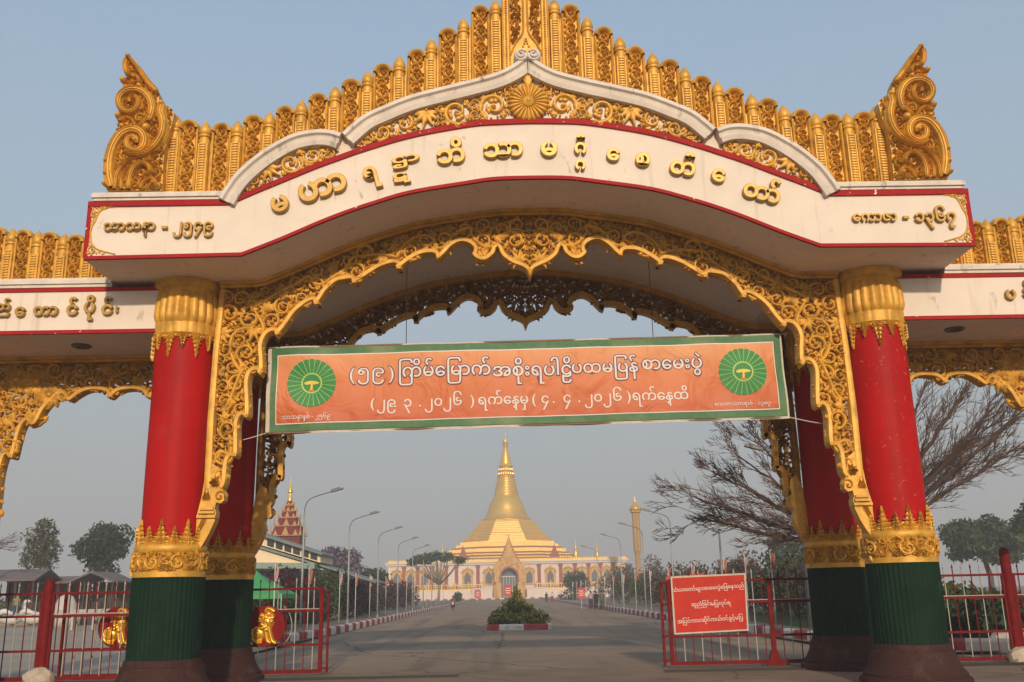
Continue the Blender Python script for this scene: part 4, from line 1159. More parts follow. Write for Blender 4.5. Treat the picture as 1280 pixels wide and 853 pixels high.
def leaves(mb, blobs, n, size, rg, shell=.62, flat=0.0):
    W = np.array([b[3]*b[4]*b[5] for b in blobs])**.75; W = W/W.sum()
    idx = rg.choice(len(blobs), n, p=W)
    D = rg.normal(size=(n,3)); D /= np.linalg.norm(D, axis=1, keepdims=True)
    R = (shell+(1-shell)*rg.rand(n))**1.0*np.where(rg.rand(n) < .25, rg.rand(n)**.4, 1)*(1+.10*rg.normal(size=n))
    B = np.array(blobs)[idx]
    P = B[:,:3]+D*R[:,None]*B[:,3:6]
    A = rg.normal(size=(n,3)); A[:,2] *= (1-flat); A /= np.linalg.norm(A, axis=1, keepdims=True)
    T = np.cross(A, rg.normal(size=(n,3))); T /= np.linalg.norm(T, axis=1, keepdims=True)
    s = size*(.55+.9*rg.rand(n))[:,None]
    a = P-A*s*.9; b = P+T*s*.42; c = P+A*s; d = P-T*s*.42
    V = np.stack([a,b,c,d], 1).reshape(-1, 3); base = len(mb.v)
    mb.v.extend(map(tuple, V.tolist())); mb.f.extend([(base+4*i, base+4*i+1, base+4*i+2, base+4*i+3) for i in range(n)])
def crown_blobs(c, w_, h_, k, rg, flat=1.0):
    out = []
    for i in range(k):
        d = rg.normal(size=3); d /= np.linalg.norm(d); q = rg.rand()**.45*.70
        r = .5*w_*rg.uniform(.26,.46)
        out.append((c[0]+d[0]*q*w_/2, c[1]+d[1]*q*w_/2, c[2]+d[2]*q*h_/2, r, r, r*min(1, h_/w_)*rg.uniform(.8,1.1)))
    return out
def tree(name, label, x, y0, y1, wpx, Y, leafm, seed, n=3000, group=None, bark=BARK, k=11, cat='tree', crown_frac=.0, size=None, trunk_r=None):
    """tree whose crown spans photo rows y0..y1 at depth Y and stands on the ground"""
    rg = np.random.RandomState(seed); sc = (Y+17)/1186
    X, zt_ = at(x, y0, Y); _, zb_ = at(x, y1+6, Y)
    W_ = wpx*sc*1.18; H_ = (zt_-zb_)*1.06; C_ = (X, Y, (zt_+zb_)/2)
    t = empty(name, (X, Y, GZ), label, cat, group)
    bl = crown_blobs(C_, W_, H_, k, rg)
    mb = MB(); leaves(mb, bl, n, size or max(.16, W_*.034), rg); mb.build('crown', leafm, t)
    mb = MB(); r = trunk_r or max(.10, W_*.03)
    mid = (X+rg.uniform(-.05,.05)*W_, Y, zb_+H_*.25)
    mb.tube([(X, Y, GZ-.1), ((X+mid[0])/2+.03*W_, Y, (GZ+mid[2])/2), mid, (mid[0], Y, zb_+H_*.6)], [r*1.25, r, r*.8, r*.3], 8)
    for b in bl[:8]:
        m1 = ((mid[0]*.5+b[0]*.5), (Y*.5+b[1]*.5), mid[2]*.45+b[2]*.55)
        mb.tube([mid, m1, b[:3]], [r*.5, r*.32, r*.1], 5)
    mb.build('trunk', bark, t, smooth=True)
    return t
def bush(name, label, pos, blobs, leafm, seed, n, size, group=None, cat='bush'):
    rg = np.random.RandomState(seed)
    t = empty(name, pos, label, cat, group); mb = MB(); leaves(mb, blobs, n, size, rg, .5); mb.build('foliage', leafm, t)
    mb = MB()
    for b in blobs[:6]: mb.tube([(pos[0]+(b[0]-pos[0])*.2, pos[1]+(b[1]-pos[1])*.2, GZ), (b[0], b[1], b[2])], [.035,.012], 5)
    mb.build('stems', BARK, t)
    return t

# bare spreading tree right of the gate
def bare_tree():
    rg = random.Random(12); YT = 21.0
    fx, fz = at(1086, 688, YT)
    t = empty('bare_tree', (fx, YT, GZ), 'large leafless tree with wide fanning branches behind the right columns', 'tree')
    mb = MB(); tw = MB()
    fork = Vector((fx, YT, fz))
    mb.tube([(fx+.1, YT, GZ-.1), (fx-.05, YT+.1, GZ+1.2), fork], [.36,.29,.26], 10)
    def grow(p, d, ln, r, depth, out):
        pts = [p.copy()]; dd = d.copy(); n = 5 if depth < 3 else 4
        for i in range(n):
            dd = (dd+Vector((rg.uniform(-.16,.16), rg.uniform(-.16,.16), rg.uniform(-.08,.08)))+out*.08).normalized()
            pts.append(pts[-1]+dd*ln/n)
        (mb if depth < 2 else tw).tube(pts, [r*(1-.62*i/n) for i in range(n+1)], 6 if depth < 2 else 3, cap=False)
        if depth >= 4: return
        for c in range({0:4,1:4,2:4,3:3}[depth]):
            f = rg.uniform(.28, 1.0); j = min(n-1, int(f*n)); q = pts[j].lerp(pts[j+1], f*n-j)
            tdir = (pts[j+1]-pts[j]).normalized()
            side = tdir.cross(Vector((rg.uniform(-1,1), rg.uniform(-1,1), rg.uniform(-.6,.6)))).normalized()
            nd = (tdir*1.0+side*rg.uniform(.35,.75)+Vector((0,0,.10))).normalized()
            grow(q, nd, ln*rg.uniform(.42,.68), max(.014, r*.5), depth+1, out)
    tg = [(872,648,-2),(868,622,3),(892,592,-1),(918,566,4),(945,552,-3),(905,656,1),(935,612,-4),(972,540,0),(1012,522,3),(895,634,4),
          (1290,505,0),(1262,486,4),(1215,470,-3),(1160,468,2),(1246,572,-2),(1300,540,4),(1195,505,5),(1235,525,-4),(1120,470,-1),(1070,480,3),(1275,520,2)]
    for x, y, dy in tg:
        T_ = Vector(at3(x, y, YT+dy)); d = T_-fork; L_ = d.length
        mid = fork+d*.45+Vector((0, 0, -.05*L_*(1 if x < 1086 else .2)+.25))
        pts = [Vector(q) for q in crom([tuple(fork), tuple(fork+d*.12+Vector((0,0,.22))), tuple(mid), tuple(fork+d*.78), tuple(T_)], 4)]
        pts = [q+Vector((rg.uniform(-.06,.06), rg.uniform(-.08,.08), rg.uniform(-.06,.06)))*(0 if i == 0 else 1) for i, q in enumerate(pts)]
        n = len(pts)-1; r0 = rg.uniform(.11,.16)
        mb.tube(pts, [r0*(1-.88*(i/n)**.8)+.008 for i in range(n+1)], 6, cap=False)
        out = d.normalized()
        for c in range(12):
            f = .26+.72*c/11+rg.uniform(-.03,.03); j = min(n-1, int(f*n)); q = pts[j].lerp(pts[j+1], min(1, f*n-j))
            tdir = (pts[min(n, j+1)]-pts[j]).normalized()
            side = Vector((rg.uniform(-.4,.4), rg.uniform(-.8,.8), rg.uniform(-.36,.42)))
            nd = (tdir+side*.58).normalized()
            grow(q, nd, L_*rg.uniform(.18,.32)*(1.15-.5*f), .030*(1.2-.6*f), 1 if c%2 else 2, out)
    mb.build('trunk', BARK_RED, t, smooth=True); tw.build('twigs', BARK_RED, t)
bare_tree()

tree('leafy_tree', 'loose grey green tree standing far left with a tuft on top', 62, 642, 714, 56, 88, LF['olive'], 31, 2600, k=14)
tree('leafy_tree', 'round dense dark tree beside the left columns', 134, 646, 722, 76, 92, LF['dark'], 32, 4200, k=15)
tree('leafy_tree', 'round green tree in front of the right lawn beyond the railing', 1226, 644, 708, 96, 96, LF['mid'], 33, 6500, k=26)
tree('leafy_tree', 'dark tree cut off by the right edge of the view', 1290, 606, 700, 52, 70, LF['dark'], 34, 2600)
tree('leafy_tree', 'pale green tree just left of the rear right column', 985, 657, 716, 66, 120, LF['mid'], 35, 3000)
tree('jacaranda', 'purple flowering tree behind the hall roof', 420, 676, 728, 60, 105, LF['purple'], 36, 3600, k=15)
tree('leafy_tree', 'green tree between purple tree and pagoda wall', 465, 702, 738, 42, 112, LF['mid'], 37, 2400)
tree('leafy_tree', 'narrow dark evergreen in front of the right half of the pagoda wall', 716, 708, 757, 40, 190, LF['dark'], 38, 2600, k=12)
tree('shrubby_tree', 'half bare brownish tree right of the tall gold pillar', 812, 694, 745, 50, 150, LF['brown'], 39, 1500)
tree('shrubby_tree', 'half bare brownish tree under the tall gold pillar', 776, 700, 752, 46, 175, LF['brown'], 40, 1500)
tree('shrubby_tree', 'thin pinkish dry tree in front of the right end of the pagoda wall', 752, 716, 756, 34, 180, LF['brown'], 44, 700, bark=BARK_PALE)
def umbrella_tree():
    rg = np.random.RandomState(9); Y = 150; sc = 167/1186
    X, zc = at(547, 700, Y); t = empty('umbrella_tree', (X, Y, GZ), 'flat topped umbrella shaped tree in front of the left pagoda wall', 'tree')
    bl = []
    for i in range(26):
        u = rg.uniform(-1,1); v = rg.uniform(-1,1)
        bl.append((X+u*4.5, Y+v*3.5, zc+.55-1.1*abs(u)**2+rg.uniform(-.6,.5), 1.2, 1.2, .5))
    mb = MB(); leaves(mb, bl, 2800, .24, rg, .3); mb.build('crown', LF['mid'], t)
    mb = MB(); f = (X+.3, Y, zc-4.2); mb.tube([(X-.2, Y, GZ-.1),(X+.2, Y, GZ+1.2), f], [.3,.24,.2], 8)
    for b in bl:
        mb.tube([f, (f[0]*.45+b[0]*.55, f[1]*.5+b[1]*.5, f[2]*.45+b[2]*.55-.3), b[:3]], [.13,.08,.03], 5)
    mb.build('trunk', BARK_PALE, t, smooth=True)
umbrella_tree()
def sparse_left():
    rg = random.Random(3); X, Z = at(-14, 690, 60); t = empty('bare_tree', (X, 60, GZ), 'thin bare tree whose twigs poke in at the left edge', 'tree')
    mb = MB(); mb.tube([(X,60,GZ),(X+.1,60,Z)], [.15,.1], 7)
    for i in range(9):
        T_ = Vector(at3(rg.uniform(-20,22), rg.uniform(658,690), 60+rg.uniform(-2,2)))
        p = Vector((X+.1,60,Z)); m_ = p.lerp(T_, .5)+Vector((0,0,.25)); mb.tube([p, m_, T_], [.06,.035,.01], 5)
        for j in range(7):
            f = rg.uniform(.4,1); q = m_.lerp(T_, f); mb.tube([q, q+Vector((rg.uniform(-.2,1), rg.uniform(-.5,.5), rg.uniform(-.1,.5)))], [.02,.006], 4)
    mb.build('trunk', BARK_RED, t)
sparse_left()

# clipped hedge shrubs along both verges
rg0 = np.random.RandomState(77)
YLS = [33,39,45,52,59,67,76,86,97,110,124]
for i, y in enumerate(YLS):
    m_ = ('wine','dark','wine','wine','mid','wine','wine','dark','wine','wine','wine')[i]
    hh = (2.6,3.0,3.9,3.7,4.3,3.9,3.8,4.2,3.8,3.9,3.8)[i]; x = -14.4-rg0.rand()*.8
    bl = [(x+rg0.uniform(-1.2,1.2), y+rg0.uniform(-2.6,2.6), GZ+hh*rg0.uniform(.2,.72), 1.2, 1.7, hh*.30) for _ in range(12)]
    col_ = {'wine':'burgundy leaved','dark':'dark green','mid':'light green'}[m_]
    bush('hedge_shrub', '%s verge shrub %s of the left hedge row' % (col_, ('nearest the gate','second from the gate','third from the gate','fourth from the gate','fifth from the gate','sixth from the gate','seventh from the gate','eighth from the gate','third from the far end','second from the far end','at the far end')[i]), (x, y, GZ), bl, LF[m_], 200+i, 2600, .17, 'shrubs along the left verge')
YRS = [14,20,27,34,42,50,59,69,80,93,108,124]
for i, y in enumerate(YRS):
    m_ = ('dark','mid','olive','brown','olive','dark','brown','olive','olive','brown','mid','olive')[i]
    hh = (1.5,1.9,2.6,3.4,4.2,4.2,4.6,4.3,4.6,4.4,4.2,4.3)[i]; x = 15.2+rg0.rand()*1.0+(1.5 if i > 2 else 0)
    bl = [(x+rg0.uniform(-1.4,1.4), y+rg0.uniform(-3,3), GZ+hh*rg0.uniform(.22,.74), 1.3, 1.6, hh*.30) for _ in range(10)]
    col_ = {'brown':'dry brownish','dark':'dark green','mid':'light green','olive':'olive'}[m_]
    bush('hedge_shrub', '%s verge shrub %s of the right hedge row' % (col_, ('nearest the gate','second from the gate','third from the gate','fourth from the gate','fifth from the gate','sixth from the gate','sixth from the far end','fifth from the far end','fourth from the far end','third from the far end','second from the far end','at the far end')[i]), (x, y, GZ), bl, LF[m_], 300+i, 2600, .17, 'shrubs along the right verge')
bl = [(16+q*1.1, 12+.3*q, GZ+.45, .8,.6,.5) for q in range(5)]
bush('flowering_shrub', 'low dark shrub with reddish flowers behind the right railing', (18, 12, GZ), bl, LF['flower'], 401, 500, .10)
mb = MB(); rgk = random.Random(5); mb.ball((13.6, 10.6, GZ+.22), (.8,.4,.32), 12, 7); mb.v = [(p[0]+rgk.uniform(-.06,.06), p[1]+rgk.uniform(-.06,.06), p[2]+rgk.uniform(-.05,.05)) for p in mb.v]
tag(mb.build('rock', STONE, None, smooth=True, angle=30), 'brown rock lying low behind the right railing', 'rock')

# planted island in the road
IX, IY0, IY1 = 0.0, 31.6, 41.0
isl = [(IX-1.5,IY0),(IX+1.5,IY0),(IX+1.72,IY0+.5),(IX+1.6,IY0+4),(IX+.9,IY1-.8),(IX,IY1),(IX-.9,IY1-.8),(IX-1.6,IY0+4),(IX-1.72,IY0+.5)]
kerb(resample(isl+[isl[0]], .6)[:-1], .22, .28, True, 'island_kerb')
sheet('island_soil', [(x*.9, y*1.0 if 0 else IY0+.2+(y-IY0)*.95) for x, y in isl], GZ+.2, GROUND)
rgb = np.random.RandomState(15)
bl = [(0,34.4,GZ+1.75,.22,.4,.45),(0,34.6,GZ+1.3,.45,.7,.6),(-.1,34,GZ+.95,.75,.9,.6),(.35,33.8,GZ+.8,.75,.8,.5),(-.75,33.4,GZ+.62,.65,.8,.45),(.95,33.3,GZ+.55,.6,.8,.4),(-1.15,33.0,GZ+.45,.4,.6,.32),(1.3,33.2,GZ+.42,.4,.6,.3),(-.4,32.7,GZ+.5,.6,.5,.36),(.5,32.6,GZ+.48,.6,.5,.34),(.1,36.5,GZ+.9,.8,1.2,.5),(0,38.5,GZ+.6,.6,1.0,.4)]
bush('median_bush', 'wide pointed bush growing on the red and white kerbed island', (0, 34, GZ), bl, LF['bush'], 500, 6500, .10)

# ------------------------------------------------------------------ pagoda
PG = mat('pagoda_gold', (.78,.47,.075), rough=.34, metal=.55, var=.12, scale=.4)
PG2 = mat('pagoda_terrace_gold', (.70,.43,.09), rough=.45, metal=.3, var=.15, scale=.6)
PWALL = mat('pagoda_wall', (.74,.60,.52), rough=.8, var=.08, scale=.3)
PRED = mat('pagoda_red_brown', (.30,.075,.045), rough=.7, var=.2)
PGLASS = mat('pagoda_window_glass', (.10,.12,.14), rough=.25, var=.2)
PORCH = mat('porch_carved_gold', (.55,.30,.065), rough=.55, var=.4, scale=1.6, metal=.15)
PX0, PY = 0.75, 300.0
pag = empty('pagoda', (PX0, PY, GZ), 'great golden bell shaped pagoda on a white terrace hall at the road end', 'pagoda')
c = (PX0, PY, 0)
def rings(a, b, n, lip=.16):
    out = []
    for i in range(n):
        t0, t1 = i/n, (i+1)/n
        r0 = a[0]+(b[0]-a[0])*t0; z0 = a[1]+(b[1]-a[1])*t0; r1 = a[0]+(b[0]-a[0])*t1; z1 = a[1]+(b[1]-a[1])*t1
        out += [(r0, z0), (r0+lip*.2, z0+(z1-z0)*.15), (r0-(r0-r1)*.2+lip*.3, z0+(z1-z0)*.7), (r1, z0+(z1-z0)*.85)]
    return out
mb = MB()
bell = [(8.5,24.2),(8.0,24.4),(8.2,24.7),(7.5,25.1)]+crom([(7.3,25.3),(6.75,26.4),(6.2,27.8),(5.75,29.2),(5.2,30.5),(4.6,31.5),(4.1,32.3)], 4)
mb.lathe(bell+rings((4.1,32.4),(2.75,38.4),7)+[(2.6,38.5)], 48, c)
mb.build('bell', PG, pag, smooth=True, angle=30)
mb = MB()
mb.lathe([(2.5,38.4),(2.9,38.7),(2.6,39.0),(2.3,39.2),(2.75,39.9),(2.3,40.3),(2.1,40.5),(2.5,41.2),(2.0,41.6),(2.0,41.8),(2.4,42.3),(2.1,42.8)]+crom([(2.0,42.9),(1.75,44.2),(1.35,46),(.9,47.6),(.55,48.7)], 4), 32, c)
for zz, rr in ((39.6,2.6),(41.0,2.35)):
    for k in range(20): mb.ball((PX0+rr*math.cos(k*PI/10), PY+rr*math.sin(k*PI/10), zz), (.3,.3,.45), 6, 4)
mb.build('spire', PG, pag, smooth=True, angle=40)
mb = MB(); mb.lathe([(.5,48.6),(.95,48.9),(.6,49.3),(1.15,49.7),(1.2,49.9),(.75,50.5),(.8,50.9),(.4,51.6),(.35,52.0),(.08,52.6),(.05,53.6)], 20, c); mb.build('umbrella_finial', PG, pag, smooth=True, angle=40)
mb = MB(); o8 = PI/8
mb.lathe(rings((15.6,17.1),(12.9,19.9),5,.35)+rings((12.6,20.0),(9.3,23.7),5,.3)+[(9.0,24.3)], 8, c, off=o8)
mb.build('octagon_terrace', PG2, pag)
def redent(a):
    return 1
mb = MB()
lev = [(21.6,10.9),(21.6,12.0),(20.6,12.05),(20.6,12.9),(19.6,12.95),(19.6,13.8),(18.5,13.85),(18.5,14.7),(17.3,14.75),(17.3,15.5),(16.2,15.55),(16.2,16.3),(15.0,16.35),(15.0,17.2)]
sq = []
for s1, s2 in ((1,1),(-1,1),(-1,-1),(1,-1)):
    pts = [(1,.55),(.86,.55),(.86,.72),(.72,.72),(.72,.86),(.55,.86),(.55,1)]
    pts = [(p[0]*s1, p[1]*s2) for p in pts]
    sq += pts if s1*s2 > 0 else pts[::-1]
vs = [(PX0+r*p[0], PY+r*p[1], z) for r, z in lev for p in sq]; n = len(sq)
fs = [(i*n+k, i*n+(k+1)%n, (i+1)*n+(k+1)%n, (i+1)*n+k) for i in range(len(lev)-1) for k in range(n)]
mb.add(vs, fs+[tuple((len(lev)-1)*n+k for k in range(n))]); mb.build('square_terrace', PG2, pag)
mb = MB(); lines_ = lev[2::2]
for r, z in lines_:
    q_ = [(PX0+(r+1.12)*p_[0], PY+(r+1.12)*p_[1]) for p_ in sq]; n_ = len(q_)
    mb.add([(x_, y_, z-.62) for x_, y_ in q_]+[(x_, y_, z-.12) for x_, y_ in q_], [(i_, (i_+1)%n_, n_+(i_+1)%n_, n_+i_) for i_ in range(n_)])
mb.build('terrace_lines', mat('terrace_line_brown', (.22,.085,.03), rough=.7), pag)
BY = 262.0                                  # front of the hall
def pb(x, y): return at(x, y, BY)
zc = lambda y: pb(636, y)[1]
xl_, xr_ = pb(485, 720)[0], pb(783, 720)[0]
z0_, zw = GZ-.2, zc(705.5)
mb = MB(); mb.box(((xl_+xr_)/2, BY+38, (z0_+zw)/2), (xr_-xl_, 76, zw-z0_)); mb.build('hall_wall', PWALL, pag)
mb = MB()
mb.box(((xl_+xr_)/2, BY+38, zw+.25), (xr_-xl_+1.0, 77, .5)); mb.box(((xl_+xr_)/2, BY+38, zw+.72), (xr_-xl_+1.6, 77.6, .42))
mb.box(((xl_+xr_)/2, BY+38, zc(741)), (xr_-xl_+1.2, 77.2, .35)); mb.build('cornice', mat('pagoda_white_trim', (.68,.60,.52), rough=.8), pag)
mb = MB()
mb.box(((xl_+xr_)/2, BY+1.0, zw+1.15), (xr_-xl_+.6, .5, .45))
for k in range(90):
    x = xl_+(xr_-xl_)*(k+.5)/90; mb.prism([(x-.25, zw+1.37),(x+.25, zw+1.37),(x, zw+1.85)], BY+.8, BY+1.2)
mb.build('parapet', PG2, pag)
for xp in (505,522,540,558,570.7,597.5,674,701,719,736,751,767):
    X = pb(xp, 720)[0]; mb = MB(); mb.box((X, BY-.12, (zc(742)+zw)/2), (.95, .4, zw-zc(742))); mb.box((X, BY-.2, zw-.4), (1.3,.6,.5)); mb.box((X, BY-.2, zc(730)), (1.3,.6,.4))
    mb.build('pilaster', PRED, pag)
wz0, wz1 = zc(731), zc(716)
for xp in (496,513.5,531,549,584.5,611,661.7,688,710,727.5,743.5,759,775):
    X = pb(xp, 720)[0]; w2 = 1.55
    arch = crom([(w2,wz0),(w2,wz1-.6),(w2*.85,wz1+.3),(w2*.5,wz1+.9),(.0,wz1+2.0)], 4)
    out = [(X+q[0], q[1]) for q in arch]+[(X-q[0], q[1]) for q in arch[::-1][1:]]
    mb = MB(); mb.prism(out, BY-.35, BY+.1); 
    for k in range(9): mb.ball((X+(1.5*math.cos(PI*k/8)), BY-.35, wz1+.2+.9*math.sin(PI*k/8)), (.28,.2,.34), 6, 4)
    f = mb.build('window', PORCH, pag)
    i2 = [(X+q[0]*.58, wz0+.4+(q[1]-wz0)*.66) for q in arch]+[(X-q[0]*.58, wz0+.4+(q[1]-wz0)*.66) for q in arch[::-1][1:]]
    mb = MB(); mb.prism(i2, BY-.42, BY-.355); g_ = mb.build('pane', PGLASS, f)
zb0, zb1 = zc(737.5), zc(730)
for a, b in ((xl_, pb(604,720)[0]), (pb(669,720)[0], xr_)):
    mb = MB()
    mb.box(((a+b)/2, BY-2.2, zb0+.15), (b-a, .6, .4)); mb.box(((a+b)/2, BY-2.2, zb1-.1), (b-a, .5, .25))
    n_ = int((b-a)/.75)
    for k in range(n_):
        x = a+(b-a)*(k+.5)/n_; mb.lathe([(.22,zb0+.3),(.12,zb0+.6),(.24,(zb0+zb1)/2),(.12,zb1-.5),(.2,zb1-.2)], 6, (x, BY-2.2, 0))
        if k%5 == 0: mb.lathe([(.3,zb0),(.3,zb1+.1),(.36,zb1+.25),(.01,zb1+.9)], 6, (x, BY-2.25, 0))
    mb.build('balustrade', PG2, pag)
for a, b in ((xl_-.5, pb(604,720)[0]), (pb(669,720)[0], xr_+.5)):
    mb = MB(); mb.box(((a+b)/2, BY-1.3, (GZ+zb0)/2), (b-a, 2.6, zb0-GZ+.1)); mb.build('terrace_plinth', PWALL, pag)
# entrance porch
X, _ = pb(636.5, 720)
for s in (-1, 1):
    mb = MB(); mb.box((X+s*3.0, BY-3.2, (GZ+zc(714))/2), (1.5, 3.2, zc(714)-GZ)); mb.box((X+s*4.0, BY-1.6, (GZ+zc(716))/2), (.9, 3, zc(716)-GZ))
    mb.build('porch_pier', PORCH, pag)
mb = MB()
ga = crom([(4.2,zc(716)),(4.1,zc(708)),(3.5,zc(705)),(2.3,zc(700.5)),(1.4,zc(694)),(.8,zc(687)),(.4,zc(680)),(.12,zc(671))], 4)
ia = [(2.2,zc(728)),(2.2,zc(721)),(1.9,zc(716)),(1.1,zc(712.5)),(0,zc(710.5))]
loop = [(X+q[0], q[1]) for q in ga]+[(X-q[0], q[1]) for q in ga[::-1][1:]]+[(X-4.2, zc(728))]+[(X-q[0], q[1]) for q in ia]+[(X+q[0], q[1]) for q in ia[::-1][1:]]+[(X+4.2, zc(728))]
mb.prism(loop, BY-4.9, BY-4.2)
rgx = random.Random(8)
for q in ga[::2]:
    for s in (-1, 1): mb.prism([(X+s*q[0]-.22, q[1]-.2),(X+s*q[0]+.22, q[1]-.2),(X+s*(q[0]+.25), q[1]+.75)], BY-4.95, BY-4.3)
for k in range(60):
    u, v = rgx.uniform(-3.6,3.6), rgx.uniform(zc(711),zc(697)); 
    if (abs(u) < 3.2-(v-zc(711))*.35): mb.ball((X+u, BY-4.9, v), (.3,.15,.3), 6, 4)
mb.build('porch_gable', PORCH, pag)
mb = MB(); rl = [(4.2,zc(709)),(2.9,zc(701)),(1.8,zc(692)),(1.1,zc(684)),(.3,zc(676))]
mb.prism([(X+q[0], q[1]) for q in rl]+[(X-q[0], q[1]) for q in rl[::-1]], BY-4.2, BY+3); mb.build('porch_roof', PRED, pag)
mb = MB()
io = [(2.75,zc(728)),(2.75,zc(720)),(2.35,zc(714.5)),(1.4,zc(710.5)),(0,zc(708))]
mb.prism([(X+q[0], q[1]) for q in io]+[(X-q[0], q[1]) for q in io[::-1][1:]]+[(X-q[0], q[1]) for q in ia]+[(X+q[0], q[1]) for q in ia[::-1][1:]], BY-5.02, BY-4.92); mb.build('arch_border', PRED, pag)
mb = MB(); mb.box((X, BY-2.0, (GZ+zc(711))/2), (4.5, .3, zc(711)-GZ)); mb.build('doorway', PGLASS, pag)
mb = MB()
for k in range(5): mb.box((X+(-1.6+k*.8), BY-2.25, (GZ+zc(722))/2), (.14,.14,zc(722)-GZ))
mb.box((X, BY-2.25, zc(721)), (4.4,.16,.3)); mb.build('door_frame', mat('pagoda_door_white', (.66,.60,.52), rough=.7), pag)
for s in (-1, 1):
    mb = MB(); mb.box((X+s*7.6, BY-3.6, (GZ+zc(736))/2), (5.6, 3.4, zc(736)-GZ)); mb.box((X+s*7.6, BY-3.6, zc(736)+.1), (5.9,3.7,.3)); mb.build('porch_wing', PWALL, pag)
for xp, zz in ((579,16.0),(693,16.0)):
    X = at(xp, 690, PY-22)[0]; mb = MB()
    mb.prism([(X-1.3,11),(X+1.3,11),(X+1.5,12.4),(X+.9,13),(X+.5,14.2),(X,15.6),(X-.5,14.2),(X-.9,13),(X-1.5,12.4)], PY-23, PY-21.7)
    mb.build('antefix', PRED, pag)
for i, (xp, yt, lab) in enumerate(((487,700,'at the far left corner'),(527,687,'second from the left'),(553.5,678,'just left of the great terrace'),(719,672.5,'just right of the great terrace'),(745.5,677,'second from the right'),(783,695,'at the far right corner'))):
    X, zt_ = at(xp, yt, BY+3); b0 = zw+.9; h = zt_-b0
    t = empty('small_stupa', (X, BY+3, b0), 'small golden stupa on the hall roof, '+lab, 'stupa', 'small stupas on the pagoda hall')
    k = max(.45, h/9)
    mb = MB(); mb.lathe([(1.9*k,b0),(1.9*k,b0+.10*h),(1.5*k,b0+.12*h),(1.5*k,b0+.2*h),(1.15*k,b0+.22*h),(1.1*k,b0+.3*h),(.8*k,b0+.42*h),(.45*k,b0+.5*h)], 16, (X, BY+3, 0)); mb.build('bell', PG, t, smooth=True, angle=35)
    mb = MB(); mb.lathe([(.45*k,b0+.5*h),(.5*k,b0+.54*h),(.3*k,b0+.6*h),(.34*k,b0+.64*h),(.18*k,b0+.75*h),(.22*k,b0+.8*h),(.03,zt_)], 12, (X, BY+3, 0)); mb.build('spire', PG, t, smooth=True, angle=35)

# tall gold pillar right of the pagoda
X, zt_ = at(793.5, 626, 230); _, zb_ = at(793.5, 688, 230)
t = empty('tall_pillar', (X, 230, GZ), 'tall slender golden fluted pillar with a capital right of the pagoda', 'pillar')
mb = MB(); mb.lathe([(.95,GZ),(.7,GZ+1),(.62,zb_-1)], 24, (X,230,0), rad=lambda a, i: 1+.07*math.cos(a*8)); mb.lathe([(.65,zb_-1),(.9,zb_),(.9,zt_-3.2),(1.3,zt_-3.0),(1.25,zt_-2.3)], 48, (X,230,0), rad=lambda a, i: 1+.10*math.cos(a*8)); mb.build('shaft', mat('pillar_dull_gold', (.42,.24,.07), rough=.6, var=.3), t)
mb = MB(); mb.lathe([(1.3,zt_-2.4),(1.65,zt_-2.2),(1.65,zt_-1.9),(1.1,zt_-1.5),(.8,zt_-.9),(.25,zt_-.4),(.2,zt_),(.03,zt_+1.2)], 20, (X,230,0)); mb.build('capital', PG, t, smooth=True, angle=35)

# tiered spire left
YQ = 128; sc = (YQ+17)/1186
X, _ = at(361.5, 650, YQ); Zq = lambda y: at(361.5, y, YQ)[1]
PREDD = mat('spire_dark_red', (.17,.013,.010), rough=.7, var=.2, spec=.1); PGS = mat('spire_gold', (.40,.21,.05), rough=.5, metal=.2, var=.2)
t = empty('tiered_spire', (X, YQ, GZ), 'red and gold tiered wooden style spire rising behind the hall roof', 'spire')
mb = MB(); mb.box((X, YQ, (GZ+Zq(672))/2), (34*sc, 34*sc, Zq(672)-GZ)); mb.build('tower', PREDD, t)
tiers = [(671,18.5),(659,15.5),(648.5,11.5),(640,7.8),(632.5,4.6)]
for i, (y, hw) in enumerate(tiers):
    y2 = tiers[i+1][0] if i < 4 else 626; hw2 = tiers[i+1][1] if i < 4 else 2.6
    mb = MB(); r = hw*sc*1.414; z = Zq(y)
    mb.lathe([(r*1.0,z),(r*1.0,z+.10),(r*.86,z+.18)], 4, (X,YQ,0), off=PI/4); rf = mb.build('tier_roof', PGS, t)
    mb = MB()
    for sx, sy in ((1,1),(1,-1),(-1,1),(-1,-1)): mb.lathe([(.20*hw/18+.06,z+.1),(.1,z+.5*hw/18+.2),(.01,z+1.35*hw/18+.35)], 6, (X+sx*hw*sc*.96, YQ+sy*hw*sc*.96, 0))
    for k in (-.5,0,.5):
        q = 1.5 if k == 0 else .9
        mb.prism([(X+k*hw*sc*1.3-.30*q*hw/18-.08, z+.12),(X+k*hw*sc*1.3+.30*q*hw/18+.08, z+.12),(X+k*hw*sc*1.3, z+.12+.75*q*hw/18+.12)], YQ-hw*sc-.05, YQ-hw*sc+.1)
    mb.build('eave_ornament', PGS, rf)
    mb = MB(); h0 = z+.2; h1 = Zq(y2); mb.lathe([(hw2*1.12*sc*1.414,h0),(hw2*.9*sc*1.414,h1+.05)], 4, (X,YQ,0), off=PI/4); mb.build('tier_wall', PREDD, t)
mb = MB(); mb.lathe([(.35,Zq(627)),(.38,Zq(624)),(.2,Zq(621)),(.16,Zq(617)),(.42,Zq(615.5)),(.36,Zq(612)),(.12,Zq(608)),(.04,Zq(604)),(.02,Zq(594))], 12, (X,YQ,0)); mb.build('finial', PG, t, smooth=True, angle=40)

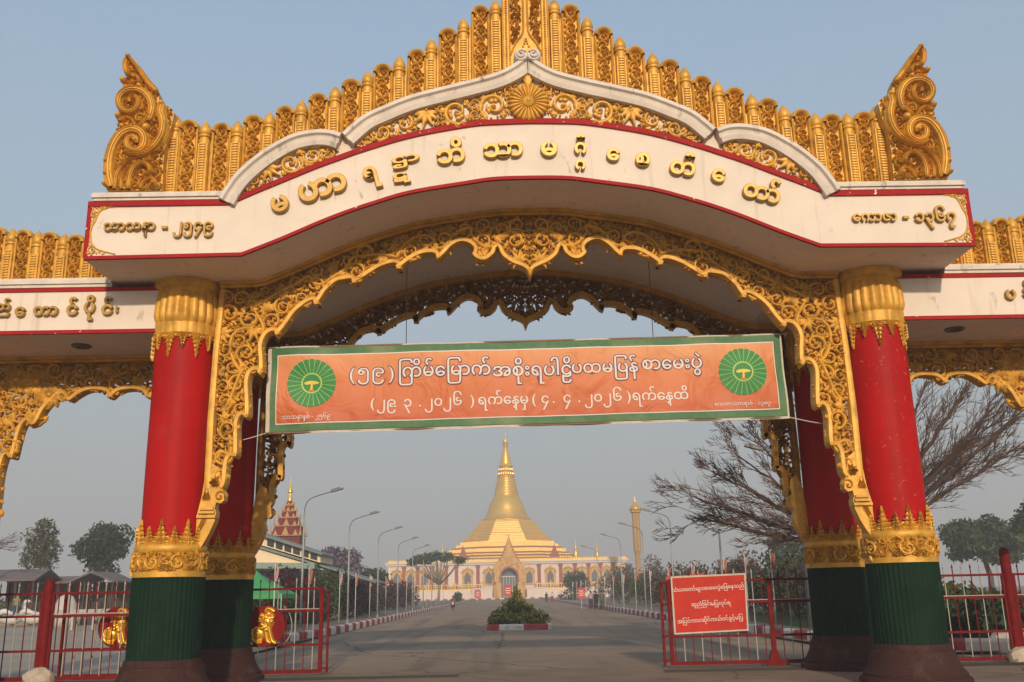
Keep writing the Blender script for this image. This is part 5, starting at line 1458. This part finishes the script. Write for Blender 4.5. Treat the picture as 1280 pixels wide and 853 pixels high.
# hall with the low gable, left of the road
HW = mat('hall_cream_wall', (.78,.60,.38), rough=.8, var=.06, scale=.5)
HR = mat('hall_grey_green_roof', (.15,.19,.17), rough=.6, var=.2, scale=.6)
HM = mat('hall_mint_canopy', (.20,.28,.23), rough=.6, var=.15)
HG = mat('hall_glass_and_interior_shade', (.035,.042,.045), rough=.2, var=.3)  # window glass; the same dark tone paints the shaded interior panel
YH = 62.0; ph = lambda x, y: at(x, y, YH)
hx = empty('hall', (ph(340,700)[0], YH+12, GZ), 'long low cream hall with grey green two tier roof behind the left columns', 'building')
L0, R0, R1 = ph(196,716), ph(290,672), ph(470,727)
mb = MB(); mb.prism([(L0[0], GZ),(L0[0], L0[1]-.1),(R0[0], R0[1]-.2),(R1[0]-3.6, ph(415,711)[1]-.25),(R1[0]-3.6, GZ)], YH, YH+6); mb.build('wall', HW, hx)
mb = MB(); th = .22
mb.prism([(L0[0]-.5, L0[1]-.2),(R0[0], R0[1]),(R1[0], R1[1]),(R1[0], R1[1]-.12),(R0[0], R0[1]-th),(L0[0]-.5, L0[1]-.4)], YH-.3, YH+6.5); mb.build('lower_roof', HR, hx)
U0, U1 = ph(283,652), ph(404,692)
mb = MB(); mb.prism([(L0[0]+1.5, L0[1]+.9),(U0[0], U0[1]),(U1[0], U1[1]),(U1[0], U1[1]-.14),(U0[0], U0[1]-.26),(L0[0]+1.5, L0[1]+.6)], YH-.5, YH+6.3); mb.build('upper_roof', HR, hx)
q0, q1, q2, q3 = ph(300,660), ph(400,692.5), ph(400,703.5), ph(300,674)
mb = MB(); mb.prism([(q0[0],q0[1]),(q1[0],q1[1]),(q2[0],q2[1]),(q3[0],q3[1])], YH+.15, YH+6); mb.build('clerestory', HW, hx)
for k in range(6):
    a, b = .34+.108*k, .34+.108*k+.085
    f = lambda t, s_: (q0[0]+(q1[0]-q0[0])*t, (q0[1]+(q1[1]-q0[1])*t)*(1-s_)+(q3[1]+(q2[1]-q3[1])*t)*s_)
    mb = MB(); mb.prism([f(a,.16),f(b,.16),f(b,.86),f(a,.86)], YH+.10, YH+.148); mb.build('window', HG, hx)
c0, c1 = ph(240,703), ph(398,703)
mb = MB(); mb.prism([(c0[0],c0[1]),(c1[0],c1[1]-.12),(c1[0],c1[1]-.55),(c0[0],c0[1]-.52)], YH-1.6, YH-.05); mb.build('canopy', HM, hx)
mb = MB(); mb.box(((c0[0]+R1[0]-3.7)/2, YH-.06, (GZ+c1[1]-.6)/2), (R1[0]-3.7-c0[0], .1, c1[1]-.6-GZ)); mb.build('interior_shade_panel', HG, hx)  # closed dark panel; shade inside the open hall front is put into its colour

# ------------------------------------------------------------------ street lamps
LAMP = mat('lamp_pole_galvanised', (.34,.335,.32), rough=.6, metal=.2, var=.12)
LAMPH = mat('lamp_head_dark', (.10,.10,.10), rough=.4, metal=.3)
def make_lamp():
    root = bpy.data.objects.new('street_lamp', None); COL.objects.link(root)
    mb = MB(); mb.lathe([(.19,0),(.19,.03),(.07,.04),(.06,.4)], 10); mb.build('base_plate', LAMP, root)
    mb = MB(); pts = [(0,0,.03),(0,0,3),(0,0,5.75)]
    mb.tube(pts, [.062,.055,.042], 8); mb.build('pole', LAMP, root, smooth=True)
    mb = MB(); arm = crom([(0,0,5.7),(.03,0,6.05),(.22,0,6.38),(.7,0,6.58),(1.35,0,6.76)], 5); mb.tube(arm, .024, 6); mb.build('arm', LAMPH, root, smooth=True)
    mb = MB(); M_ = Matrix.Rotation(-.26, 3, 'Y'); mb.box((1.55,0,6.82), (.62,.24,.08), M=M_); mb.box((1.48,0,6.87), (.42,.18,.08), M=M_)
    mb.build('lamp_head', LAMPH, root)
    return root
lamp0 = make_lamp(); first = True
YL = [15.8, 30, 44, 58.3, 72.6, 87, 101, 115]; YR_ = [18, 31.6, 45.7, 58.5, 73, 96]
ordn = ['nearest the gate','second from the gate','third from the gate','fourth from the gate','fifth from the gate','sixth from the gate','fourth from the far end','third from the far end','second from the far end','last before the pagoda']
for side, X, ys in ((-1,-10.3,YL[1:]),(1,10.25,YR_)):
    for i, y in enumerate(ys):
        o = lamp0 if first else copy_tree(lamp0); first = False
        o.location = (X, y, GZ); o.rotation_euler = (0, 0, 0 if side < 0 else PI)
        j = i if i < len(ys)-3 else i+10-len(ys)
        tag(o, 'thin grey street lamp with curved arm on the %s verge, %s' % ('left' if side < 0 else 'right', ordn[j]), 'street lamp', 'street lamps along the road')
# flag poles
FP = mat('white_flag_pole', (.62,.58,.52), rough=.6)
FLG = mat('pennant_pink_white', (.42,.16,.15), rough=.8, var=.5, scale=9, col2=(.50,.40,.36))
FLR = mat('pennant_red', (.30,.03,.03), rough=.8, var=.3, scale=9, col2=(.45,.22,.16))
def make_flag(m_):
    root = bpy.data.objects.new('flag_pole', None); COL.objects.link(root)
    mb = MB(); mb.tube([(0,0,0),(.015,0,1.8),(0,0,3.3)], [.03,.027,.02], 7); mb.ball((0,0,3.33), .035, 8, 5); mb.build('pole', FP, root, smooth=True)
    mb = MB(); vs = []; fs = []
    for i in range(7):
        for j in range(4):
            z = 3.25-.13*i-.02*j; x = .02+.062*j*(1-.06*i)+.025*math.sin(i*1.1); y = .07*math.sin(j*1.9+i*.7)
            vs.append((x, y, z))
    for i in range(6):
        for j in range(3): a = i*4+j; fs.append((a, a+4, a+5, a+1))
    mb.add(vs, fs); mb.build('pennant', m_, root, smooth=True); return root
fl = [make_flag(FLG), make_flag(FLR)]; used = [False, False]
XL_ = -11.4
pls = [(yAt(x, XL_), XL_) for x in (342, 385, 424, 444, 462, 482)]; y = pls[-1][0]
while y < 150: y += 9.5; pls.append((y, XL_))
XR2 = 11.3
prs = [(yAt(x, XR2), XR2) for x in (1022, 968, 935, 908)]; y = max(q[0] for q in prs)
while y < 150: y += 9; prs.append((y, XR2))
for sd_, arr in (('left', sorted(pls)), ('right', sorted(prs))):
    for i, (y, X) in enumerate(arr):
        k = i%2
        o = copy_tree(fl[k]) if used[k] else fl[k]; used[k] = True
        o.location = (X, y, GZ+.05); o.rotation_euler = (0, 0, rg0.uniform(-.5,.5))
        near_ = ('nearest the gate','second from the gate','third from the gate','fourth from the gate','fifth from the gate','sixth from the gate','seventh from the gate','eighth from the gate')
        far_ = ('last before the pagoda','second from the pagoda','third from the pagoda','fourth from the pagoda','fifth from the pagoda','sixth from the pagoda','seventh from the pagoda','eighth from the pagoda','ninth from the pagoda')
        w_ = near_[i] if i < 8 else far_[len(arr)-1-i]
        tag(o, 'white flag pole with %s pennant, %s verge, %s' % (('pink','red')[k], sd_, w_), 'flag pole', 'flag poles along the road')
# ------------------------------------------------------------------ people
SKIN = mat('brown_skin', (.26,.13,.075), rough=.6, var=.08)
HAIR = mat('black_hair', (.012,.010,.009), rough=.5, var=.1)
def cloth(n_, c_): return mat('cloth_'+n_, c_, rough=.85, var=.2, scale=14)
def skin_body(pts, edges, radii, name, m, parent):
    me = bpy.data.meshes.new(name); me.from_pydata([tuple(p) for p in pts], edges, [])
    o = bpy.data.objects.new(name, me); COL.objects.link(o)
    md = o.modifiers.new('skin', 'SKIN'); sv = me.skin_vertices[0].data
    for v, r in zip(sv, radii): v.radius = (r, r) if not hasattr(r, '__len__') else r
    sv[0].use_root = True
    ss = o.modifiers.new('sub', 'SUBSURF'); ss.levels = 1; ss.render_levels = 1
    dg = bpy.context.evaluated_depsgraph_get(); dg.update()
    m2 = bpy.data.meshes.new_from_object(o.evaluated_get(dg)); bpy.data.objects.remove(o)
    m2.name = name; m2.materials.clear(); m2.materials.append(m)
    m2.polygons.foreach_set('use_smooth', [True]*len(m2.polygons))
    r = bpy.data.objects.new(name, m2); COL.objects.link(r); r.parent = parent
    return r
def person(pos, rz, label, shirt, lower, longyi=False, step=.16, arm=.1, sit=False, group=None, h=1.62):
    root = empty('person', pos, label, 'person', group, rz)
    k = h/1.7
    if not sit:
        J = [(0,0,.93),(0,0,1.12),(0,-.01,1.36),(0,-.01,1.47),(0,-.02,1.56),(0,-.03,1.66),
             (-.10,0,.88),(-.10,-step*.6,.48),(-.10,step*.4,.08),(-.10,step*.4-.14,.03),
             (.10,0,.88),(.10,-step*.1,.48),(.10,-step,.08),(.10,-step-.14,.03),
             (-.19,0,1.38),(-.24,.02,1.10),(-.24,-arm,.86),(-.24,-arm-.03,.76),
             (.19,0,1.38),(.24,.02,1.10),(.24,-arm*1.5,.86),(.24,-arm*1.5-.03,.76)]
    else:
        J = [(0,.10,.82),(0,.06,1.00),(0,-.02,1.24),(0,-.03,1.35),(0,-.05,1.44),(0,-.06,1.54),
             (-.10,.06,.80),(-.15,-.30,.74),(-.16,-.26,.32),(-.16,-.40,.28),
             (.10,.06,.80),(.15,-.30,.74),(.16,-.26,.32),(.16,-.40,.28),
             (-.19,-.02,1.26),(-.29,-.18,1.06),(-.28,-.46,1.04),(-.27,-.54,1.04),
             (.19,-.02,1.26),(.29,-.18,1.06),(.28,-.46,1.04),(.27,-.54,1.04)]
    E_ = [(0,1),(1,2),(2,3),(3,4),(4,5),(0,6),(6,7),(7,8),(8,9),(0,10),(10,11),(11,12),(12,13),(2,14),(14,15),(15,16),(16,17),(2,18),(18,19),(19,20),(20,21)]
    R_ = [.13,.12,.14,.055,.085,.075,.085,.062,.042,.038,.085,.062,.042,.038,.055,.042,.032,.035,.055,.042,.032,.035]
    J = [(x*k, y*k, z*k) for x, y, z in J]
    skin_body(J, E_, [r*k for r in R_], 'body', SKIN, root)
    hd = Vector(J[4]).lerp(Vector(J[5]), .55)
    mb = MB(); mb.ball((hd.x, hd.y+.02, hd.z+.035), (.095*k,.105*k,.10*k), 12, 8); mb.v = [p for p in mb.v]
    o = mb.build('hair', HAIR, None, smooth=True); o.parent = root
    mb = MB(); mb.lathe([(.19*k,J[0][2]-.06),(.185*k,J[0][2]+.05),(.17*k,J[1][2]),(.20*k,J[2][2]-.06),(.19*k,J[2][2]+.02),(.07*k,J[3][2]-.01)], 14, (J[1][0],(J[0][1]+J[2][1])/2,0), rad=lambda a, i: 1-.22*abs(math.sin(a)), cap=False)
    for a, b in ((14,15),(18,19)): mb.tube([J[a], tuple(Vector(J[a]).lerp(Vector(J[b]), .75))], [.075*k,.065*k], 10)
    o = mb.build('shirt', shirt, None, smooth=True); o.parent = root
    mb = MB()
    if longyi and not sit: mb.lathe([(.17*k,1.02*k),(.185*k,.86*k),(.18*k,.5*k),(.17*k,.14*k)], 14, (0,-.02,0), cap=False)
    else:
        for a in (6, 10): mb.tube([J[a], J[a+1], tuple(Vector(J[a+1]).lerp(Vector(J[a+2]), .9))], [.112*k,.085*k,.07*k], 10)
        mb.ball(J[0], (.175*k,.14*k,.12*k), 12, 7)
    o = mb.build('longyi' if longyi else 'trousers', lower, None, smooth=True); o.parent = root
    return root
person((7.75, 78, GZ), .1, 'person in grey shirt and dark skirt walking along the right kerb, leftmost of the three', cloth('grey', (.34,.33,.31)), cloth('plum', (.06,.02,.05)), True, group='people walking along the right kerb', h=1.75)
person((8.35, 79.2, GZ), -.2, 'person all in black walking in the middle of the three at the right kerb', cloth('black', (.015,.014,.014)), cloth('black_low', (.02,.018,.018)), group='people walking along the right kerb', h=1.75)
person((8.85, 78.4, GZ), .15, 'person in dark grey shirt and shorts walking rightmost of the three at the right kerb', cloth('charcoal', (.10,.10,.095)), cloth('slate', (.07,.07,.075)), group='people walking along the right kerb', h=1.78)
person((7.6, 150, GZ), .2, 'person in white shirt standing far down the right side near the pagoda', cloth('white', (.66,.6,.55)), cloth('maroon', (.20,.04,.05)), True, h=1.7)
person((6.7, 152, GZ), -.3, 'person in dark clothes standing far down the road beside one in white', cloth('navy', (.03,.03,.05)), cloth('navy_low', (.03,.03,.04)), h=1.7)
# rider and motorbike
mbx = yAt(566, -6.15); MB_P = (-6.15, mbx, GZ)
bk = empty('motorbike', MB_P, 'small dark motorbike riding away on the left lane', 'motorbike', None, .05)
def at_root(o, r): o.parent = r; return o
TYRE = mat('tyre_rubber', (.02,.02,.02), rough=.85); BIKE = mat('motorbike_red_paint', (.16,.02,.02), rough=.35); STEEL = mat('bike_steel', (.3,.3,.3), rough=.4, metal=.7)
for y in (-.60, .62):
    mb = MB(); prof = [(.29+.045*math.cos(a), .045*math.sin(a)) for a in np.linspace(0, 2*PI, 9)]
    mb.lathe(prof, 22, cap=False); mb.v = [(p[2], y+p[0], .335+p[1]) for p in mb.v]; wh = at_root(mb.build('wheel', TYRE, None, smooth=True), bk)
    mb = MB(); mb.lathe([(.25,-.02),(.27,.02)], 18, cap=False)
    for a in range(5): mb.box((.13*math.cos(a*1.256), .13*math.sin(a*1.256), 0), (.25,.025,.02), rz=a*1.256)
    mb.v = [(p[2], y+p[0], .335+p[1]) for p in mb.v]; at_root(mb.build('rim', STEEL, None), wh)
mb = MB(); mb.prism([(-.62,.62),(-.35,.40),(.25,.36),(.62,.50),(.78,.72),(.40,.80),(.05,.62),(-.25,.66),(-.42,.92),(-.55,.95)], -.10, .10); mb.v = [(p[1], p[0], p[2]) for p in mb.v]; at_root(mb.build('body', BIKE, None), bk)
mb = MB(); mb.box((0,.28,.80), (.26,.72,.11)); at_root(mb.build('seat', TYRE, None), bk)
mb = MB(); mb.tube([(-.34,-.42,1.05),(-.1,-.5,1.02),(.1,-.5,1.02),(.34,-.42,1.05)], .02, 6); mb.tube([(0,-.52,1.0),(0,-.62,.335)], .035, 6); at_root(mb.build('handlebar', STEEL, None), bk)
mb = MB(); mb.box((0,.80,.72), (.12,.05,.08)); at_root(mb.build('tail_light', mat('tail_light_red', (.4,.02,.02), rough=.3), None), bk)
bk.rotation_euler.z = .05
pr_ = person((MB_P[0], MB_P[1]+.10, GZ+.02), .05, 'person in red and black jacket riding the motorbike on the left lane', cloth('red_vest', (.22,.035,.03)), cloth('dark_jean', (.02,.02,.025)), sit=True)
for o in (bk, pr_): o.rotation_euler.z = PI+.05      # riding away from the camera
for o in (bk, pr_): o.rotation_euler.z = .05

# ------------------------------------------------------------------ things behind the left railing
SWAN = mat('swan_white_paint', (.60,.58,.55), rough=.6, var=.12)
def swan(px_, label):
    Y = 58; X, _ = at(px_, 775, Y); t = empty('swan_seat', (X, Y, GZ), label, 'swan ride', 'white swan rides')
    mb = MB(); vs = []; 
    prof = [(-1.0,.55,.05),(-.85,.75,.30),(-.5,.72,.52),(0,.66,.60),(.5,.62,.48),(.8,.66,.25),(.95,.75,.08)]
    n = 14
    for x, zc_, r in prof:
        for k in range(n): a = 2*PI*k/n; vs.append((X+x, Y+r*.8*math.cos(a), GZ+zc_+r*.85*math.sin(a)))
    fs = [(i*n+k, i*n+(k+1)%n, (i+1)*n+(k+1)%n, (i+1)*n+k) for i in range(6) for k in range(n)]+[tuple(range(n)), tuple(6*n+k for k in range(n))]
    mb.add(vs, fs); mb.build('body', SWAN, t, smooth=True)
    mb = MB(); mb.tube(crom([(X+.75,Y,GZ+.8),(X+1.05,Y,GZ+1.15),(X+.92,Y,GZ+1.55),(X+1.02,Y,GZ+1.85),(X+1.25,Y,GZ+1.86)], 5), [.22-.006*i for i in range(21)], 9); mb.ball((X+1.2,Y,GZ+1.86), (.17,.12,.12), 10, 6); mb.build('neck', SWAN, t, smooth=True)
    mb = MB(); mb.tube([(X+1.32,Y,GZ+1.85),(X+1.55,Y,GZ+1.78)], [.06,.015], 6); mb.build('beak', mat('beak_orange', (.5,.2,.04)), t)
    mb = MB(); mb.tube(crom([(X-.8,Y-.45,GZ+.9),(X-.2,Y-.55,GZ+1.15),(X+.45,Y-.5,GZ+.85)], 5), [.10,.16,.2,.22,.22,.2,.18,.16,.12,.08,.04], 8); mb.build('wing', SWAN, t, smooth=True)
swan(13, 'white swan shaped ride at the left edge behind the railing'); swan(40, 'white swan shaped ride just left of the left fence post')
def wpos(x, y, Y): return at(x, y, Y)
person((wpos(22,740,57.0)[0], 57.0, GZ+.75), .4, 'person in olive yellow top seated high behind the swan rides', cloth('olive', (.22,.20,.05)), cloth('blue', (.03,.06,.16)), h=1.6)
SHED = mat('shed_rusty_roof', (.15,.115,.11), rough=.8, var=.35, scale=1.5); SHEDW = mat('shed_dark_board', (.06,.045,.035), rough=.9, var=.4)
def shed(x0, x1, ypk, yev, Y, label, gable=False):
    a, b = wpos(x0, yev, Y), wpos(x1, yev, Y); pk = wpos((x0+x1)/2, ypk, Y)[1]; ev = (a[1]+b[1])/2; cx = (a[0]+b[0])/2
    t = empty('market_shed', (cx, Y+2.5, GZ), label, 'shed', 'market sheds')
    mb = MB(); w2 = (b[0]-a[0])/2
    if gable: mb.strip([(cx-w2,ev),(cx,pk),(cx+w2,ev)], [(cx-w2,ev-.12),(cx,pk-.14),(cx+w2,ev-.12)], Y, Y+5)
    else: 
        vs = [(cx-w2,Y,ev),(cx+w2,Y,ev),(cx+w2,Y+2.5,pk),(cx-w2,Y+2.5,pk),(cx+w2,Y+5,ev),(cx-w2,Y+5,ev)]
        mb.add(vs+[(v[0],v[1],v[2]-.12) for v in vs], [(0,1,2,3),(3,2,4,5),(7,6,9,8),(8,9,11,10),(0,6,7,1),(5,4,10,11),(1,7,8,2),(2,8,10,4),(0,3,9,6),(3,5,11,9)])
    mb.build('roof', SHED, t)
    for sx in (-.9, -.3, .3, .9):
        for dy in (.3, 4.7):
            mb = MB(); mb.box((cx+sx*w2, Y+dy, (GZ+ev)/2), (.12,.12,ev-GZ)); mb.build('post', SHEDW, t)
    mb = MB(); mb.box((cx, Y+4.8, (GZ+ev)/2), (w2*1.9, .08, ev-GZ)); mb.build('back_wall', SHEDW, t)
    mb = MB(); mb.box((cx, Y+1.2, GZ+.45), (w2*1.5, .9, .9)); mb.build('counter', mat('shed_counter', (.25,.18,.12), var=.3), t)
shed(-30, 44, 711, 725, 62, 'long grey roofed market shed at the far left'); shed(84, 142, 714, 727, 60, 'small dark gabled stall behind the left railing beside the columns', True); shed(44, 86, 720, 728, 66, 'low grey roofed stall behind the left fence post')
WW = mat('low_white_wall', (.42,.39,.35), rough=.85, var=.2)
for x0, x1, yb, yt, Y, lab in ((62,150,766,761,47,'long low pale bench behind the left railing'),):
    a, b = wpos(x0, yb, Y), wpos(x1, yt, Y); wd = abs(b[0]-a[0]); cx_ = (a[0]+b[0])/2
    t = empty('bench', (cx_, Y, GZ), lab, 'bench')
    mb = MB(); mb.box((cx_, Y, b[1]-.05), (wd, .5, .1)); mb.box((cx_, Y-.2, b[1]-.17), (wd, .06, .14)); mb.build('seat', WW, t)
    for k_ in range(4): mb = MB(); mb.box((cx_+wd*(k_-1.5)*.3, Y, (GZ+b[1]-.1)/2), (.14,.4,b[1]-.1-GZ)); mb.build('leg', WW, t)
mb = MB(); a, b = wpos(1205, 752, 34), wpos(1262, 741, 34); mb.box(((a[0]+b[0])/2, 34, (GZ+b[1])/2), (b[0]-a[0], .35, b[1]-GZ)); mb.box(((a[0]+b[0])/2, 34, b[1]+.03), (b[0]-a[0]+.1, .45, .06)); tag(mb.build('low_wall', WW), 'low white wall on the lawn behind the right railing', 'wall')
# white cloth covered load by the stall
X, _ = wpos(84, 745, 56); t = empty('covered_load', (X, 56, GZ), 'upright bundle under pale cloth in front of the gabled stall', 'bundle')
mb = MB(); mb.lathe([(.75,GZ),(.8,GZ+.6),(.7,GZ+1.6),(.5,GZ+2.1),(.15,GZ+2.3)], 14, (X,56,0), rad=lambda a, i: 1+.09*math.sin(5*a+i)); mb.build('cloth', cloth('pale', (.5,.46,.40)), t, smooth=True)
mb = MB(); mb.lathe([(.81,GZ+.62),(.83,GZ+.66),(.81,GZ+.70)], 14, (X,56,0), rad=lambda a, i: 1+.09*math.sin(5*a+1)); mb.build('rope', SHEDW, t)
for k_, (x_, lab_) in enumerate(((18,'leftmost dark bush mass behind the market sheds'),(74,'middle dark bush mass behind the market sheds'),(126,'rightmost dark bush mass behind the market sheds'))):
    X_, _ = wpos(x_, 740, 74); bl_ = [(X_+rgk.uniform(-3,3), 74+rgk.uniform(-1,1), GZ+rgk.uniform(.7,2.6), 1.2,1.0,.9) for _ in range(9)]
    bush('bush', lab_, (X_, 74, GZ), bl_, LF['dark' if k_ else 'olive'], 700+k_, 1600, .2, 'bushes behind the market sheds')
# green canopy
TENT = mat('green_canopy_fabric', (.05,.30,.10), rough=.7, var=.12)
Yt = 30.0; e0, e1 = wpos(262, 742, Yt), wpos(352, 742.5, Yt); pk = wpos(303, 712, Yt); w2 = (e1[0]-e0[0])/2; cx = (e0[0]+e1[0])/2; ez = e1[1]
t = empty('canopy_tent', (cx, Yt+w2, GZ), 'bright green canopy tent behind the left gate leaf', 'tent')
mb = MB(); n = 6; vs = []; C_ = (cx, Yt+w2, pk[1])
ring = [(cx-w2,Yt),(cx+w2,Yt),(cx+w2,Yt+2*w2),(cx-w2,Yt+2*w2)]
for i in range(n+1):
    q = i/n; zz = pk[1]+(ez-pk[1])*(q**.85)
    for x, y in ring: vs.append((C_[0]+(x-C_[0])*max(q,.01), C_[1]+(y-C_[1])*max(q,.01), zz))
fs = [(i*4+k, i*4+(k+1)%4, i*4+4+(k+1)%4, i*4+4+k) for i in range(n) for k in range(4)]
mb.add(vs, fs); L_ = len(vs); mb.add([(x, y, ez) for x, y in ring]+[(x, y, ez-.22) for x, y in ring], [(k,(k+1)%4,4+(k+1)%4,4+k) for k in range(4)]); mb.build('canopy', TENT, t)
for x, y in ring: mb = MB(); mb.box((x, y, (GZ+ez)/2), (.05,.05,ez-GZ)); mb.build('leg', LAMP, t)
# small red road signs
def road_sign(x, y0, y1, wpx, Y, label, post=True):
    a, b = wpos(x-wpx/2, y1, Y), wpos(x+wpx/2, y0, Y); t = empty('road_sign', ((a[0]+b[0])/2, Y, GZ), label, 'sign', 'small red signs along the road')
    cx, cz, w2, h2 = (a[0]+b[0])/2, (a[1]+b[1])/2, (b[0]-a[0])/2, (b[1]-a[1])/2; c_ = .3*min(w2, h2)
    mb = MB(); mb.prism([(cx-w2+c_,cz-h2),(cx+w2-c_,cz-h2),(cx+w2,cz-h2+c_),(cx+w2,cz+h2-c_),(cx+w2-c_,cz+h2),(cx-w2+c_,cz+h2),(cx-w2,cz+h2-c_),(cx-w2,cz-h2+c_)], Y, Y+.04); mb.build('board', mat('road_sign_red', (.50,.03,.025), rough=.5), t)
    for k in (-1, 0, 1): mb = MB(); mb.box((cx, Y-.008, cz+k*h2*.42), (w2*(1.1 if k else 1.3), .012, h2*.14)); mb.build('white_stripe', INKW, t)
    mb = MB(); mb.box((cx, Y+.07, (GZ+cz)/2), (.06,.06,cz-GZ)); mb.build('post', LAMP, t)
road_sign(635, 731.5, 745.5, 10, 52, 'red road sign with white lines rising behind the island bush')
road_sign(726.5, 735, 748.5, 8.5, 84, 'red notice board at the right kerb beside the walking people')
road_sign(597, 737.5, 748, 8, 170, 'red notice board far down on the left before the pagoda steps')
X = yAt(573, -6.9); mb = MB(); rgq = np.random.RandomState(3)
bush('clipped_shrub', 'small round clipped green shrub at the far end of the left kerb', (at(572,745,175)[0], 175, GZ), [(at(572,745,175)[0], 175, GZ+1.1, .9,.9,1.0)], LF['mid'], 600, 700, .22)

# ------------------------------------------------------------------ distant ridge and haze
HZ = bpy.data.materials.new('haze'); HZ.use_nodes = True
N_ = HZ.node_tree.nodes; N_.clear(); out_ = N_.new('ShaderNodeOutputMaterial'); pv = N_.new('ShaderNodeVolumePrincipled')
pv.inputs['Color'].default_value = (.86,.86,.87,1); pv.inputs['Density'].default_value = .0015; pv.inputs['Anisotropy'].default_value = .0
HZ.node_tree.links.new(pv.outputs[0], out_.inputs['Volume'])
mb = MB(); mb.box((0, 130, (GZ-1+62)/2), (760, 670, 62-(GZ-1)))
hz = mb.build('haze', HZ); tag(hz, kind='stuff')
sheet('sub', [(0,0),(0,0),(0,0)], 0, None) if False else None
